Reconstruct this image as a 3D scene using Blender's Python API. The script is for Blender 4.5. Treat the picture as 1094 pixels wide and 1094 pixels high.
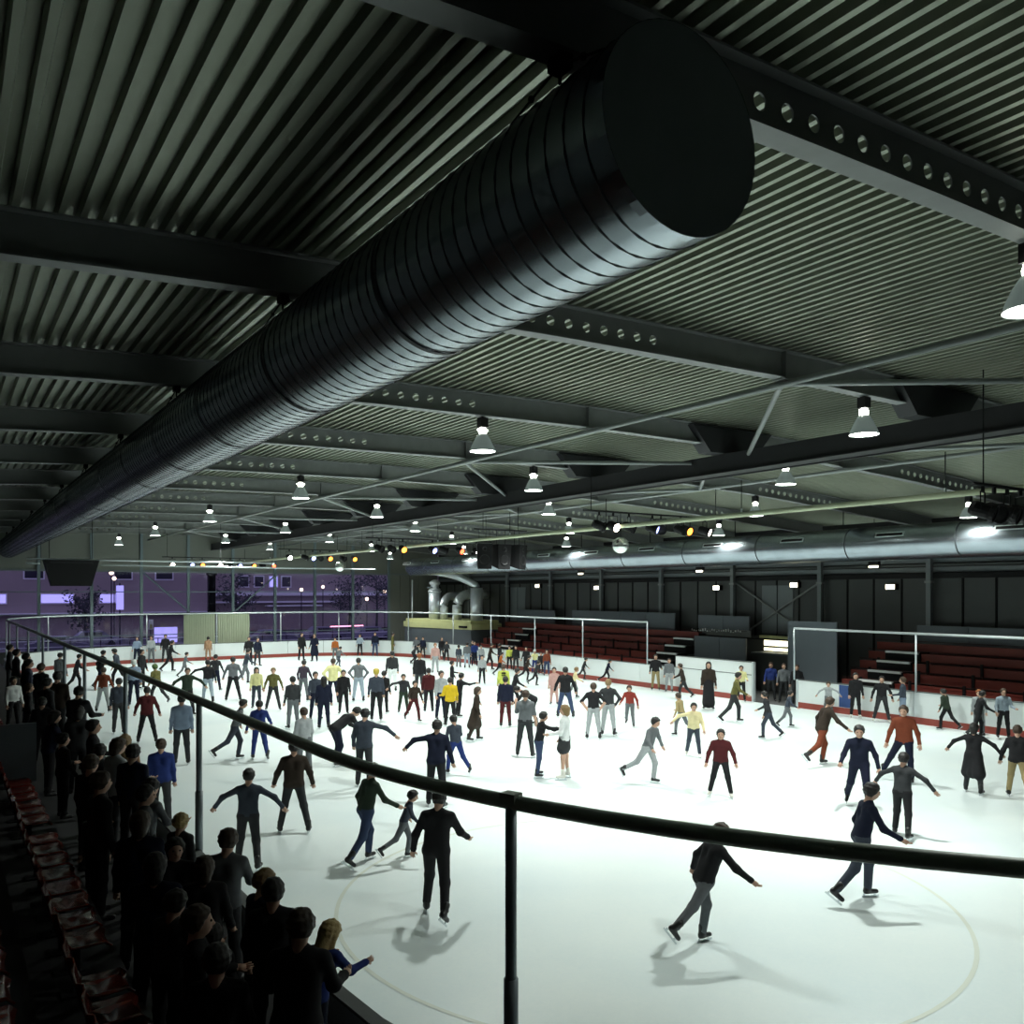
import bpy, bmesh, math, random
import numpy as np
from mathutils import Vector, Matrix

for o in list(bpy.data.objects): bpy.data.objects.remove(o, do_unlink=True)
scene = bpy.context.scene
COL = scene.collection
R = math.radians
rnd = random.Random(7)

# ------------------------------------------------------------------ camera
CAM_H = 4.7; FPX = 927.0; HOR = 632.0; YAW = R(33.5)
cam_d = bpy.data.cameras.new('camera'); cam = bpy.data.objects.new('camera', cam_d); COL.objects.link(cam)
cam.location = (0, 0, CAM_H); cam.rotation_euler = (R(90), 0, -YAW)
cam_d.sensor_width = 36; cam_d.lens = 36 * FPX / 1094; cam_d.shift_y = (HOR - 547) / 1094
cam_d.clip_start = .05; cam_d.clip_end = 400
scene.camera = cam
SN, CS = math.sin(YAW), math.cos(YAW)

# ------------------------------------------------------------------ world (violet dusk) and exposure
w = bpy.data.worlds.new('dusk'); scene.world = w; w.use_nodes = True
bgn = w.node_tree.nodes['Background']; bgn.inputs[0].default_value = (.34, .32, .52, 1); bgn.inputs[1].default_value = .80
scene.view_settings.view_transform = 'Standard'; scene.view_settings.look = 'None'
scene.view_settings.exposure = 0.42; scene.view_settings.gamma = 1.0; scene.view_settings.use_curve_mapping = False
LAMP_POWER = 950.0

# ------------------------------------------------------------------ materials
MATS = {}
def mat(name, col, rough=.6, metal=0., noise=0., nscale=8., bump=0., emit=None, estr=0., spec=.5, coat=0., vec='Object'):
    if name in MATS: return MATS[name]
    m = bpy.data.materials.new(name); m.use_nodes = True; MATS[name] = m
    nt = m.node_tree; b = nt.nodes['Principled BSDF']
    b.inputs['Base Color'].default_value = (*col, 1); b.inputs['Roughness'].default_value = rough
    b.inputs['Metallic'].default_value = metal; b.inputs['Specular IOR Level'].default_value = spec
    b.inputs['Coat Weight'].default_value = coat
    if emit: b.inputs['Emission Color'].default_value = (*emit, 1); b.inputs['Emission Strength'].default_value = estr
    if noise or bump:
        tc = nt.nodes.new('ShaderNodeTexCoord'); n = nt.nodes.new('ShaderNodeTexNoise')
        n.inputs['Scale'].default_value = nscale; n.inputs['Detail'].default_value = 4
        nt.links.new(tc.outputs[vec], n.inputs['Vector'])
        if noise:
            mx = nt.nodes.new('ShaderNodeMix'); mx.data_type = 'RGBA'
            mx.inputs[6].default_value = (*[c * (1 - noise) for c in col], 1); mx.inputs[7].default_value = (*[min(1, c * (1 + noise)) for c in col], 1)
            nt.links.new(n.outputs[0], mx.inputs[0]); nt.links.new(mx.outputs[2], b.inputs['Base Color'])
        if bump:
            bp = nt.nodes.new('ShaderNodeBump'); bp.inputs['Strength'].default_value = bump; bp.inputs['Distance'].default_value = .02
            nt.links.new(n.outputs[0], bp.inputs['Height']); nt.links.new(bp.outputs[0], b.inputs['Normal'])
    return m

mat('deck', (.25, .27, .215), .42, .6, .12, 3.)
mat('steel', (.20, .21, .21), .5, .0, .15, 4.)
mat('spine', (.016, .017, .020), .7, .0, .2, 3.)
mat('tube', (.24, .26, .26), .4, .2, .1, 4.)
mat('galv', (.30, .34, .38), .26, .95, .22, 2.2)
mat('galv_pipe', (.60, .64, .68), .32, .45, .15, 3.)
mat('galv_dark', (.035, .04, .045), .6, .5)
mat('duct_cap', (.20, .23, .24), .6, .3, .15, 3.)
mat('black', (.012, .012, .013), .6, spec=.15)
mat('blackmetal', (.02, .02, .022), .5, .2, spec=.3)
mat('rail_dark', (.40, .45, .38), .42, .0, .15, 12.)
mat('post_metal', (.26, .30, .33), .4, .3, .1, 10.)
mat('rail_white', (.55, .60, .62), .35, .3)
mat('board', (.72, .76, .76), .35, 0, .05, 1.3)
mat('kick', (.28, .05, .035), .5, 0, .15, 2.)
mat('seam', (.12, .13, .13), .6)
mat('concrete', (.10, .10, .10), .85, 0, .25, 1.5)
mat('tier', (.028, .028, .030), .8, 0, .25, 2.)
mat('seat_red', (.13, .014, .008), .22, 0, .2, 3., coat=.15)
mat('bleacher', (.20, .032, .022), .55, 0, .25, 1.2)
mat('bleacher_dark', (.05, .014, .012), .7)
mat('nosing', (.92, .94, .95), .5)
mat('greyblue', (.115, .135, .155), .6, 0, .1, 1.)
mat('cladding', (.060, .066, .066), .6, .2, .15, .8)
mat('cladding_end', (.17, .18, .16), .6, .1, .1, .8)
mat('col_grey', (.15, .17, .18), .5)
mat('yellow', (.60, .60, .30), .6, 0, .1, 2.)
mat('lens', (1, 1, 1), .5, emit=(.92, 1, .90), estr=22)
mat('bulb', (1, 1, 1), .5, emit=(.95, 1, .85), estr=12)
mat('bell', (.26, .30, .29), .25, .1, emit=(.55, .7, .66), estr=.10)
mat('flood', (1, 1, 1), .5, emit=(1, .92, .68), estr=6)
mat('g_orange', (1, .3, .05), .4, emit=(1, .26, .03), estr=5)
mat('g_red', (1, .1, .05), .4, emit=(1, .09, .03), estr=5)
mat('g_white', (1, 1, 1), .4, emit=(1, .85, .7), estr=16)
mat('g_blue', (.3, .4, 1), .4, emit=(.35, .4, 1), estr=4)
mat('mullion', (.16, .21, .23), .5, .2)
mat('curtain', (.50, .55, .40), .8, 0, .15, 1.)
mat('ext_ground', (.10, .10, .12), .8, 0, .3, .4)
mat('ext_wall', (.36, .31, .31), .9, 0, .15, .3)
mat('ext_band', (.85, .85, .92), .7)
mat('ext_window', (.03, .03, .05), .15)
mat('ext_lit', (.6, .6, .9), .5, emit=(.45, .42, 1), estr=.9)
mat('leaf', (.05, .06, .07), .8, 0, .3, 3.)
mat('car', (.25, .25, .35), .3, .3)
mat('tail', (1, .1, .1), .4, emit=(1, .35, .5), estr=3)
mat('warm', (1, .8, .6), .4, emit=(1, .75, .5), estr=5)
mat('blue_stripe', (.03, .07, .22), .5)
mat('mirror', (.8, .85, .82), .18, .9)
mat('ice_line', (.70, .74, .66), .4)
mat('counter_lit', (1, .95, .7), .5, emit=(1, .93, .62), estr=2.2)

# ice: cloudy white with fine skate scratches
def ice_mat():
    m = bpy.data.materials.new('ice'); m.use_nodes = True; MATS['ice'] = m
    nt = m.node_tree; b = nt.nodes['Principled BSDF']; L = nt.links.new
    tc = nt.nodes.new('ShaderNodeTexCoord')
    n1 = nt.nodes.new('ShaderNodeTexNoise'); n1.inputs['Scale'].default_value = .35; n1.inputs['Detail'].default_value = 5
    n2 = nt.nodes.new('ShaderNodeTexNoise'); n2.inputs['Scale'].default_value = 9; n2.inputs['Detail'].default_value = 6; n2.inputs['Distortion'].default_value = 2
    L(tc.outputs['Object'], n1.inputs['Vector']); L(tc.outputs['Object'], n2.inputs['Vector'])
    add = nt.nodes.new('ShaderNodeMath'); add.operation = 'MULTIPLY_ADD'; add.inputs[1].default_value = .35
    L(n2.outputs[0], add.inputs[0]); L(n1.outputs[0], add.inputs[2])
    cr = nt.nodes.new('ShaderNodeValToRGB'); cr.color_ramp.elements[0].position = .35; cr.color_ramp.elements[1].position = .95
    cr.color_ramp.elements[0].color = (.70, .80, .82, 1); cr.color_ramp.elements[1].color = (.84, .90, .88, 1)
    L(add.outputs[0], cr.inputs[0]); L(cr.outputs[0], b.inputs['Base Color'])
    rr = nt.nodes.new('ShaderNodeMapRange'); rr.inputs[3].default_value = .22; rr.inputs[4].default_value = .5
    L(n2.outputs[0], rr.inputs[0]); L(rr.outputs[0], b.inputs['Roughness'])
    bp = nt.nodes.new('ShaderNodeBump'); bp.inputs['Strength'].default_value = .08; bp.inputs['Distance'].default_value = .01
    L(n2.outputs[0], bp.inputs['Height']); L(bp.outputs[0], b.inputs['Normal'])
ice_mat()
def glass_mat():
    m = bpy.data.materials.new('glass'); m.use_nodes = True; MATS['glass'] = m
    nt = m.node_tree; nt.nodes.clear(); L = nt.links.new
    o = nt.nodes.new('ShaderNodeOutputMaterial'); mx = nt.nodes.new('ShaderNodeMixShader')
    t = nt.nodes.new('ShaderNodeBsdfTransparent'); t.inputs[0].default_value = (.86, .85, .93, 1)
    g = nt.nodes.new('ShaderNodeBsdfGlossy'); g.inputs['Roughness'].default_value = .02
    fr = nt.nodes.new('ShaderNodeFresnel'); fr.inputs[0].default_value = 1.45
    L(fr.outputs[0], mx.inputs[0]); L(t.outputs[0], mx.inputs[1]); L(g.outputs[0], mx.inputs[2]); L(mx.outputs[0], o.inputs[0])
glass_mat()

# ------------------------------------------------------------------ mesh helpers
class MB:
    def __init__(s): s.v = []; s.f = []; s.m = []; s.mats = []
    def mi(s, m):
        if m not in s.mats: s.mats.append(m)
        return s.mats.index(m)
    def add(s, vs, fs, m):
        k = len(s.v); i = s.mi(m); s.v += [tuple(p) for p in vs]
        s.f += [tuple(k + a for a in f) for f in fs]; s.m += [i] * len(fs); return s
    def box(s, c, d, m, rot=None):
        hx, hy, hz = d[0] / 2, d[1] / 2, d[2] / 2
        P = [Vector((x, y, z)) for x in (-hx, hx) for y in (-hy, hy) for z in (-hz, hz)]
        if rot: 
            M = rot if isinstance(rot, Matrix) else Matrix.Rotation(rot, 3, 'Z')
            P = [M @ p for p in P]
        return s.add([p + Vector(c) for p in P], [(0, 1, 3, 2), (4, 6, 7, 5), (0, 4, 5, 1), (2, 3, 7, 6), (0, 2, 6, 4), (1, 5, 7, 3)], m)
    def bb(s, x0, x1, y0, y1, z0, z1, m): return s.box(((x0 + x1) / 2, (y0 + y1) / 2, (z0 + z1) / 2), (abs(x1 - x0), abs(y1 - y0), abs(z1 - z0)), m)
    def path(s, pts, r, m, n=8, cap=True, closed=False):
        pts = [Vector(p) for p in pts]; rs = r if isinstance(r, (list, tuple)) else [r] * len(pts)
        vs = []; up = Vector((0, 0, 1)); N = len(pts)
        for i, p in enumerate(pts):
            if closed: d = pts[(i + 1) % N] - pts[i - 1]
            else: d = pts[min(i + 1, N - 1)] - pts[max(i - 1, 0)]
            d.normalize(); a = up if abs(d.z) < .95 else Vector((1, 0, 0))
            u = d.cross(a).normalized(); q = u.cross(d)
            for k in range(n):
                t = 2 * math.pi * (k + .5) / n; vs.append(p + (u * math.cos(t) + q * math.sin(t)) * rs[i])
        fs = []
        for i in range(N if closed else N - 1):
            j = (i + 1) % N
            for k in range(n): fs.append((i * n + k, i * n + (k + 1) % n, j * n + (k + 1) % n, j * n + k))
        if cap and not closed: fs += [tuple(range(n))[::-1], tuple((N - 1) * n + k for k in range(n))]
        return s.add(vs, fs, m)
    def lathe(s, prof, m, c=(0, 0, 0), n=16, M=None):
        vs = []
        for r, z in prof:
            for k in range(n):
                t = 2 * math.pi * k / n; p = Vector((r * math.cos(t), r * math.sin(t), z))
                vs.append((M @ p if M else p) + Vector(c))
        fs = [(i * n + k, i * n + (k + 1) % n, (i + 1) * n + (k + 1) % n, (i + 1) * n + k) for i in range(len(prof) - 1) for k in range(n)]
        return s.add(vs, fs, m)
    def sphere(s, c, r, m, nu=12, nv=8, sc=(1, 1, 1)):
        prof = [(r * math.sin(math.pi * i / nv) + 1e-5, -r * math.cos(math.pi * i / nv)) for i in range(nv + 1)]
        return s.lathe(prof, m, c, nu, Matrix.Diagonal(sc))
    def build(s, name, parent=None, world=True, smooth=False, origin=None):
        v = s.v
        if parent is not None:
            off = parent_world(parent) if world else Vector()
        elif origin is not None: off = Vector(origin)
        else:
            a = np.array(v); off = Vector(((a[:, 0].min() + a[:, 0].max()) / 2, (a[:, 1].min() + a[:, 1].max()) / 2, a[:, 2].min()))
        me = bpy.data.meshes.new(name); me.from_pydata([tuple(Vector(p) - off) for p in v], [], s.f)
        for m in s.mats: me.materials.append(MATS[m])
        me.polygons.foreach_set('material_index', s.m)
        if smooth: me.polygons.foreach_set('use_smooth', [True] * len(s.f))
        me.update()
        o = bpy.data.objects.new(name, me); COL.objects.link(o)
        if parent is not None: o.parent = parent
        else: o.location = off
        return o
def parent_world(p):
    v = Vector(p.location)
    while p.parent: p = p.parent; v += Vector(p.location)
    return v
def tag(o, label=None, cat=None, group=None, kind=None):
    if label: o['label'] = label
    if cat: o['category'] = cat
    if group: o['group'] = group
    if kind: o['kind'] = kind
    return o
def empty(name, loc, rz=0., label=None, cat=None, group=None, kind=None):
    o = bpy.data.objects.new(name, None); o.empty_display_size = .2; COL.objects.link(o)
    o.location = loc; o.rotation_euler = (0, 0, rz)
    return tag(o, label, cat, group, kind)
def dup(o, parent=None, loc=None, rz=None):
    c = o.copy(); COL.objects.link(c)
    if parent is not None: c.parent = parent
    if loc is not None: c.location = loc
    if rz is not None: c.rotation_euler = (0, 0, rz)
    for ch in o.children: dup(ch, c)
    return c
def plain(name, mesh, parent, loc=(0, 0, 0), rz=0):
    o = bpy.data.objects.new(name, mesh); COL.objects.link(o); o.parent = parent; o.location = loc; o.rotation_euler = (0, 0, rz); return o

ORD = ('first second third fourth fifth sixth seventh eighth ninth tenth eleventh twelfth thirteenth fourteenth').split()
# ------------------------------------------------------------------ the place
# X across the rink (left stand -> right stand), Y along it, Z up, ice at z = 0
RX0, RX1, RY0, RY1, RR = 3.0, 29.0, -.75, 61.0, 8.5
BX0, BX1, BY0, BY1 = -2.6, 34.6, -6.2, 63.5
BEAMS = [4.46 + 5.34 * k for k in range(-2, 11)]
def interp(x, pts):
    if x <= pts[0][0]: return pts[0][1]
    for (a, u), (b, v) in zip(pts, pts[1:]):
        if x <= b: return u + (v - u) * (x - a) / (b - a)
    return pts[-1][1]
ZB = [(-2.6, 7.74), (.5, 7.96), (3.3, 8.12), (7, 8.24), (12, 8.33), (16.5, 8.31), (20, 8.21), (24, 8.03), (28.5, 7.73), (34.6, 7.28)]
def zb(x): return interp(x, ZB)          # underside of the roof beams
BD = .48                                 # beam depth
def zdeck(x): return zb(x) + BD

def rink_outline(inset=0., n=10):
    x0, x1, y0, y1, r = RX0 + inset, RX1 - inset, RY0 + inset, RY1 - inset, RR - inset
    P = []
    for cx, cy, a in ((x1 - r, y0 + r, -90), (x1 - r, y1 - r, 0), (x0 + r, y1 - r, 90), (x0 + r, y0 + r, 180)):
        for k in range(n + 1):
            t = R(a + 90 * k / n); P.append((cx + r * math.cos(t), cy + r * math.sin(t)))
    return P

# floor and ice
b = MB(); b.bb(BX0, BX1, BY0, BY1, -.3, -.04, 'concrete'); floor = b.build('floor'); tag(floor, kind='structure')
ol = rink_outline(); b = MB(); n = len(ol)
b.add([(x, y, 0) for x, y in ol] + [(x, y, -.04) for x, y in ol], [tuple(range(n))] + [(k, k + n, (k + 1) % n + n, (k + 1) % n) for k in range(n)], 'ice')
ice = b.build('floor_ice'); tag(ice, 'scuffed bright white ice sheet', kind='structure')
def ring(cx, cy, r, wd, name='face_off_circle'):
    b = MB(); N = 96; vs = []
    for k in range(N):
        t = 2 * math.pi * k / N; vs += [(cx + (r - wd / 2) * math.cos(t), cy + (r - wd / 2) * math.sin(t), .004), (cx + (r + wd / 2) * math.cos(t), cy + (r + wd / 2) * math.sin(t), .004)]
    b.add(vs, [(2 * k, 2 * k + 1, (2 * k + 3) % (2 * N), (2 * k + 2) % (2 * N)) for k in range(N)], 'ice_line'); return b.build(name, ice)
ring(9.05, 10.1, 4.6, .06)

# ceiling: one trapezoid metal deck following the shallow arch
b = MB(); vs = []; x = BX0 - .4; prof = []
while x < BX1 + .4:
    for dx, dz in ((0, 0), (.066, 0), (.086, .085), (.180, .085)): prof.append((x + dx, zdeck(x + dx) + dz))
    x += .2
for X, Z in prof: vs += [(X, BY0 - .3, Z), (X, BY1 + .1, Z)]
b.add(vs, [(2 * i, 2 * i + 1, 2 * i + 3, 2 * i + 2) for i in range(len(prof) - 1)], 'deck')
xs = np.linspace(BX0 - .5, BX1 + .5, 30)
b.add([p for X in xs for p in ((X, BY0 - .3, zdeck(X) + .3), (X, BY1 + .1, zdeck(X) + .3))], [(2 * i, 2 * i + 2, 2 * i + 3, 2 * i + 1) for i in range(29)], 'steel')
tag(b.build('ceiling'), 'corrugated metal roof deck', kind='structure')

# roof beams: I-sections with rows of round holes at both ends
def beam_mesh():
    b = MB(); fl = .11; tf = .022; tw = .008
    XS = [BX0 + .1 + (BX1 - BX0 - .2) * k / 26 for k in range(27)]
    for lo in (0, 1):                                    # flanges
        vs = []
        for X in XS:
            z = zb(X) if not lo else zb(X) + BD - tf - .004
            for y in (-fl, fl):
                for dz in (0, tf): vs.append((X, y, z + dz))
        fs = []
        for i in range(len(XS) - 1):
            a = 4 * i; c = a + 4
            fs += [(a, a + 2, c + 2, c), (a + 1, c + 1, c + 3, a + 3), (a, c, c + 1, a + 1), (a + 2, a + 3, c + 3, c + 2)]
        fs += [(0, 1, 3, 2), tuple(4 * (len(XS) - 1) + k for k in (0, 2, 3, 1))]
        b.add(vs, fs, 'steel')
    def cellz(X): return zb(X) + tf, zb(X) + BD - tf - .004
    def solid(xa, xb):
        N = max(1, int((xb - xa) / 1.5)); q = [xa + (xb - xa) * k / N for k in range(N + 1)]
        for s in (-1, 1):
            vs = []
            for X in q: z0, z1 = cellz(X); vs += [(X, s * tw, z0), (X, s * tw, z1)]
            b.add(vs, [(2 * i, 2 * i + 2, 2 * i + 3, 2 * i + 1)[::s] for i in range(N)], 'steel')
    def holed(xa, xb):
        z0a, z1a = cellz(xa); z0b, z1b = cellz(xb); cx = (xa + xb) / 2; cz = (z0a + z1a + z0b + z1b) / 4; r = .072; N = 16
        rims = []
        for s in (-1, 1):
            inn = [(cx + r * math.cos(2 * math.pi * k / N), s * tw, cz + r * math.sin(2 * math.pi * k / N)) for k in range(N)]
            out = []
            for k in range(N):
                ca, sa = math.cos(2 * math.pi * k / N), math.sin(2 * math.pi * k / N); q = max(abs(ca), abs(sa)); u, v = ca / q, sa / q
                X = cx + u * (xb - xa) / 2; z0, z1 = cellz(X); out.append((X, s * tw, (z0 + z1) / 2 + v * (z1 - z0) / 2))
            b.add(inn + out, [(k, (k + 1) % N, N + (k + 1) % N, N + k)[::-s] for k in range(N)], 'steel'); rims.append(inn)
        b.add(rims[0] + rims[1], [(k, (k + 1) % N, N + (k + 1) % N, N + k) for k in range(N)], 'steel')
    x = BX0 + .1; p = .3206
    h0 = 9.05 + p / 2 - 16 * p; solid(x, h0)
    for k in range(16): holed(h0 + k * p, h0 + (k + 1) * p)
    g0 = 23.95 - p / 2; solid(9.05 + p / 2, g0)
    for k in range(14): holed(g0 + k * p, g0 + (k + 1) * p)
    solid(g0 + 14 * p, BX1 - .1)
    return b
b0 = beam_mesh(); proto = None
stiff = MB()
for X in (12., 21.): stiff.bb(X - .012, X + .012, -.1, .1, zb(X) + .02, zb(X) + BD - .03, 'steel'); stiff.bb(X - .09, X + .09, -.13, .13, zb(X) - .03, zb(X) - .001, 'steel')
saddle = MB()
saddle.add([(15.7, -.2, 8.10), (17.3, -.2, 8.10), (17.9, -.2, 8.72), (15.1, -.2, 8.72), (15.7, .2, 8.10), (17.3, .2, 8.10), (17.9, .2, 8.72), (15.1, .2, 8.72)],
           [(0, 1, 2, 3), (4, 7, 6, 5), (0, 4, 5, 1), (2, 6, 7, 3), (1, 5, 6, 2), (0, 3, 7, 4)], 'spine')
for kb, Y in enumerate(BEAMS):
    e = empty('roof_beam', (16.5, Y, 8.3), 0, 'grey steel roof beam with round holes near its ends, %s from the glazing' % ORD[len(BEAMS) - 1 - kb], 'beam', 'perforated beams carrying the roof deck')
    if proto is None:
        for nm, q in (('web_and_flanges', b0), ('stiffener', stiff), ('spine_saddle', saddle)):
            q.v = [(p[0] - 16.5, p[1], p[2] - 8.3) for p in q.v]; q.build(nm, e, world=False)
        proto = e
    else:
        for ch in proto.children: plain(ch.name.split('.')[0], ch.data, e)

# spine girder
b = MB(); b.bb(16.2, 16.8, BY0 + .2, BY1 - .3, 7.66, 8.099, 'spine'); sp = b.build('spine_girder'); tag(sp, 'long black box girder running down the middle of the roof', 'girder')
b = MB()
for s in (16.18, 16.82): b.bb(s - .04, s + .04, BY0 + .2, BY1 - .3, 7.63, 7.658, 'spine')
b.build('bottom_flange', sp)
# bracing tubes
for X, sd in ((12., 1), (21., -1)):
    zt = zb(X) - .10
    b = MB(); b.path([(X, BY0 + .3, zt), (X, BY1 - .3, zt)], .055, 'tube', 8)
    tag(b.build('bracing_tube', smooth=True), 'long grey tube strut running lengthwise under the beams, ' + ('on the spiral duct side' if sd > 0 else 'on the bleacher side'), 'strut')
    for k, Y in enumerate(BEAMS):
        if k % 2 == 1:
            for dy in (-4.4, 4.4):
                ye = min(max(Y + dy, BY0 + .5), BY1 - .6); b = MB(); xe = 16.5 - sd * .31
                b.path([(X, Y, zt), (X + (xe - X) * .06, Y + (ye - Y) * .06, zt), (xe, ye, 8.0)], .05, 'tube', 8)
                tag(b.build('knee_brace', smooth=True), 'diagonal tube brace meeting the black girder from the %s side, %s from the glazing' % ('spiral duct' if sd > 0 else 'bleacher', ORD[min(13, len(BEAMS) - 1 - k - (1 if dy > 0 else 0))]), 'brace', 'tube braces of the roof')

# ---- spiral duct on the left
DX, DZ, DR, DY0 = 3.72, 7.46, .625, 3.78
duct = empty('spiral_duct', (DX, DY0, DZ - DR), 0, 'huge dark spiral-wound ventilation duct with flat end cap', 'duct')
MY = Matrix.Rotation(R(-90), 3, 'X')     # lathe axis z -> y
def ycyl(b, x, z, y0, y1, r, m, n=40):
    pts = []
    for y in (y0, y1):
        pts += [(x + r * math.cos(2 * math.pi * k / n), y, z + r * math.sin(2 * math.pi * k / n)) for k in range(n)]
    b.add(pts, [(k, n + k, n + (k + 1) % n, (k + 1) % n) for k in range(n)], m)
y = DY0; i = 0
while y < BY1 - .3:
    y2 = min(y + 3.04, BY1 - .2); b = MB(); ycyl(b, DX, DZ, y, y2, DR, 'galv', 48); b.build('duct_section', duct, smooth=True)
    b = MB(); ycyl(b, DX, DZ, y2 - .03, y2 + .03, DR + .014, 'galv_dark', 48); b.build('joint_band', duct, smooth=True); y = y2
b = MB(); N = 48
b.add([(DX, DY0 - .02, DZ)] + [(DX + DR * math.cos(2 * math.pi * k / N), DY0 - .02, DZ + DR * math.sin(2 * math.pi * k / N)) for k in range(N)], [(0, 1 + k, 1 + (k + 1) % N) for k in range(N)], 'duct_cap')
ycyl(b, DX, DZ, DY0 - .02, DY0 + .05, DR + .004, 'galv'); b.build('end_cap', duct)
pitch = .19; turns = int((BY1 - .3 - DY0) / pitch); nn = 24
b = MB(); b.path([(DX + (DR + .002) * math.cos(2 * math.pi * k / nn), DY0 + .06 + pitch * k / nn, DZ + (DR + .002) * math.sin(2 * math.pi * k / nn)) for k in range(turns * nn)], .0075, 'galv_dark', 4)
b.build('spiral_seam', duct)
def hanger(b, X, Y, zt, r, zc):
    b.box((X, Y, zt - .04), (.10, .14, .1), 'black'); b.path([(X, Y, zt), (X, Y, zc + r - .02)], .012, 'black', 5)
    for s in (-1, 1): b.path([(X, Y, zt - .05), (X - .05, Y + s * .5, zc + r * .96)], .009, 'black', 5); b.sphere((X - .03, Y + s * .28, (zt - .05) * .44 + (zc + r * .96) * .56), .025, 'black', 6, 4)
for Y in BEAMS:
    if Y > DY0:
        b = MB(); hanger(b, DX - .4, Y, zb(DX - .4), DR * .77 - .03, DZ); b.build('hanger', duct)

# ---- straight duct along the right-hand side
EX, EZ, ER = 28.6, 6.45, .62
d2 = empty('supply_duct', (EX, BY0 + 1, EZ - ER), 0, 'long silver round air duct with slot grilles above the red bleachers', 'duct')
y = BY0 + 1; EY1 = 56.0
while y < EY1 - .1:
    y2 = min(y + 4.2, EY1); b = MB(); ycyl(b, EX, EZ, y, y2, ER, 'galv', 40); b.build('duct_section', d2, smooth=True)
    b = MB(); ycyl(b, EX, EZ, y2 - .02, y2 + .02, ER + .01, 'galv_dark', 40); b.build('joint_band', d2, smooth=True)
    b = MB(); M = Matrix.Rotation(R(25), 3, 'Y'); c = Vector((EX, y + 2.4, EZ)) + M @ Vector((-ER, 0, 0))
    b.box(c, (.03, 1.1, .17), 'rail_white', M); b.box(c + M @ Vector((-.012, 0, 0)), (.02, 1.0, .10), 'black', M)
    b.build('slot_grille', d2); y = y2
b = MB(); prof = [(ER, 0), (ER * .93, .25), (ER * .6, .55), (.02, .66)]; b.lathe(prof, 'galv', (EX, EY1, EZ), 32, MY); b.build('end_cap', d2, smooth=True)
for Y in BEAMS:
    b = MB(); b.path([(EX, Y, zb(EX)), (EX, Y, EZ + ER - .01)], .02, 'black', 5); b.build('hanger', d2)

# ------------------------------------------------------------------ walls
def wall_panels(root, mk, pts, z0, z1, m, gap=.02): pass
# right wall: vertical cladding sheets, girts, columns, crossed bracing
wr = empty('wall_right', (BX1, (BY0 + BY1) / 2, 0), kind='structure')
b = MB(); b.bb(BX1 + .1, BX1 + .2, BY0, BY1, 0, 7.9, 'black'); b.build('backing', wr)
sheet = MB(); sheet.bb(BX1 + .02, BX1 + .08, -.64, .64, 0, 5.25, 'cladding'); sheet.bb(BX1 - .01, BX1 + .03, -.66, -.60, 0, 5.25, 'black')
y = BY0 + .7; sh = None
while y < BY1 - .5:
    if sh is None: sheet.v = [(p[0] - BX1, p[1], p[2]) for p in sheet.v]; sh = sheet.build('cladding_sheet', wr, world=False); sh.location = (0, y - parent_world(wr).y, 0)
    else: plain('cladding_sheet', sh.data, wr, (0, y - parent_world(wr).y, 0))
    y += 1.335
for z, d in ((5.25, .22), (5.75, .1), (6.2, .1), (6.6, .1), (7.0, .1)):
    b = MB(); b.bb(BX1 - .16, BX1 + .06, BY0 + .2, BY1 - .2, z, z + d, 'cladding' if d < .2 else 'black'); b.build('girt', wr)
for z in (5.5, 5.9, 6.35, 6.75):
    b = MB(); b.bb(BX1 + .03, BX1 + .07, BY0 + .2, BY1 - .2, z, z + .22, 'col_grey'); b.build('soffit_board', wr)
for Y in BEAMS:
    b = MB(); b.bb(BX1 - .36, BX1 - .18, Y - .1, Y + .1, 0, zb(BX1 - .3) + .02, 'col_grey'); b.bb(BX1 - .37, BX1 - .17, Y - .16, Y + .16, 5.05, 5.15, 'steel'); b.build('column', wr)
for Y in (BEAMS[5], BEAMS[6]):
    pass
for (ya, yb) in ((BEAMS[6], BEAMS[7]),):
    for za, zc in ((2.2, 5.2), (5.2, 2.2)):
        b = MB(); b.path([(BX1 - .12, ya, za), (BX1 - .12, yb, zc)], .05, 'steel', 6); b.build('cross_brace', wr)
# door leaf in that wall, behind the braces
for Yc in (28.5, 51.5):
    b = MB(); b.bb(BX1 - .03, BX1 + .01, Yc - .95, Yc + .95, 2.6, 5.0, 'col_grey'); b.bb(BX1 - .05, BX1 - .02, Yc - .02, Yc + .02, 2.6, 5.0, 'black')
    b.build('wall_hatch', wr)
# left and near walls (mostly out of view)
b = MB(); b.bb(BX0 - .2, BX0, BY0, BY1, 0, 8.3, 'cladding'); tag(b.build('wall_left'), kind='structure')
b = MB(); b.bb(BX0, BX1, BY0 - .2, BY0, 0, 8.9, 'cladding'); tag(b.build('wall_near'), kind='structure')

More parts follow.
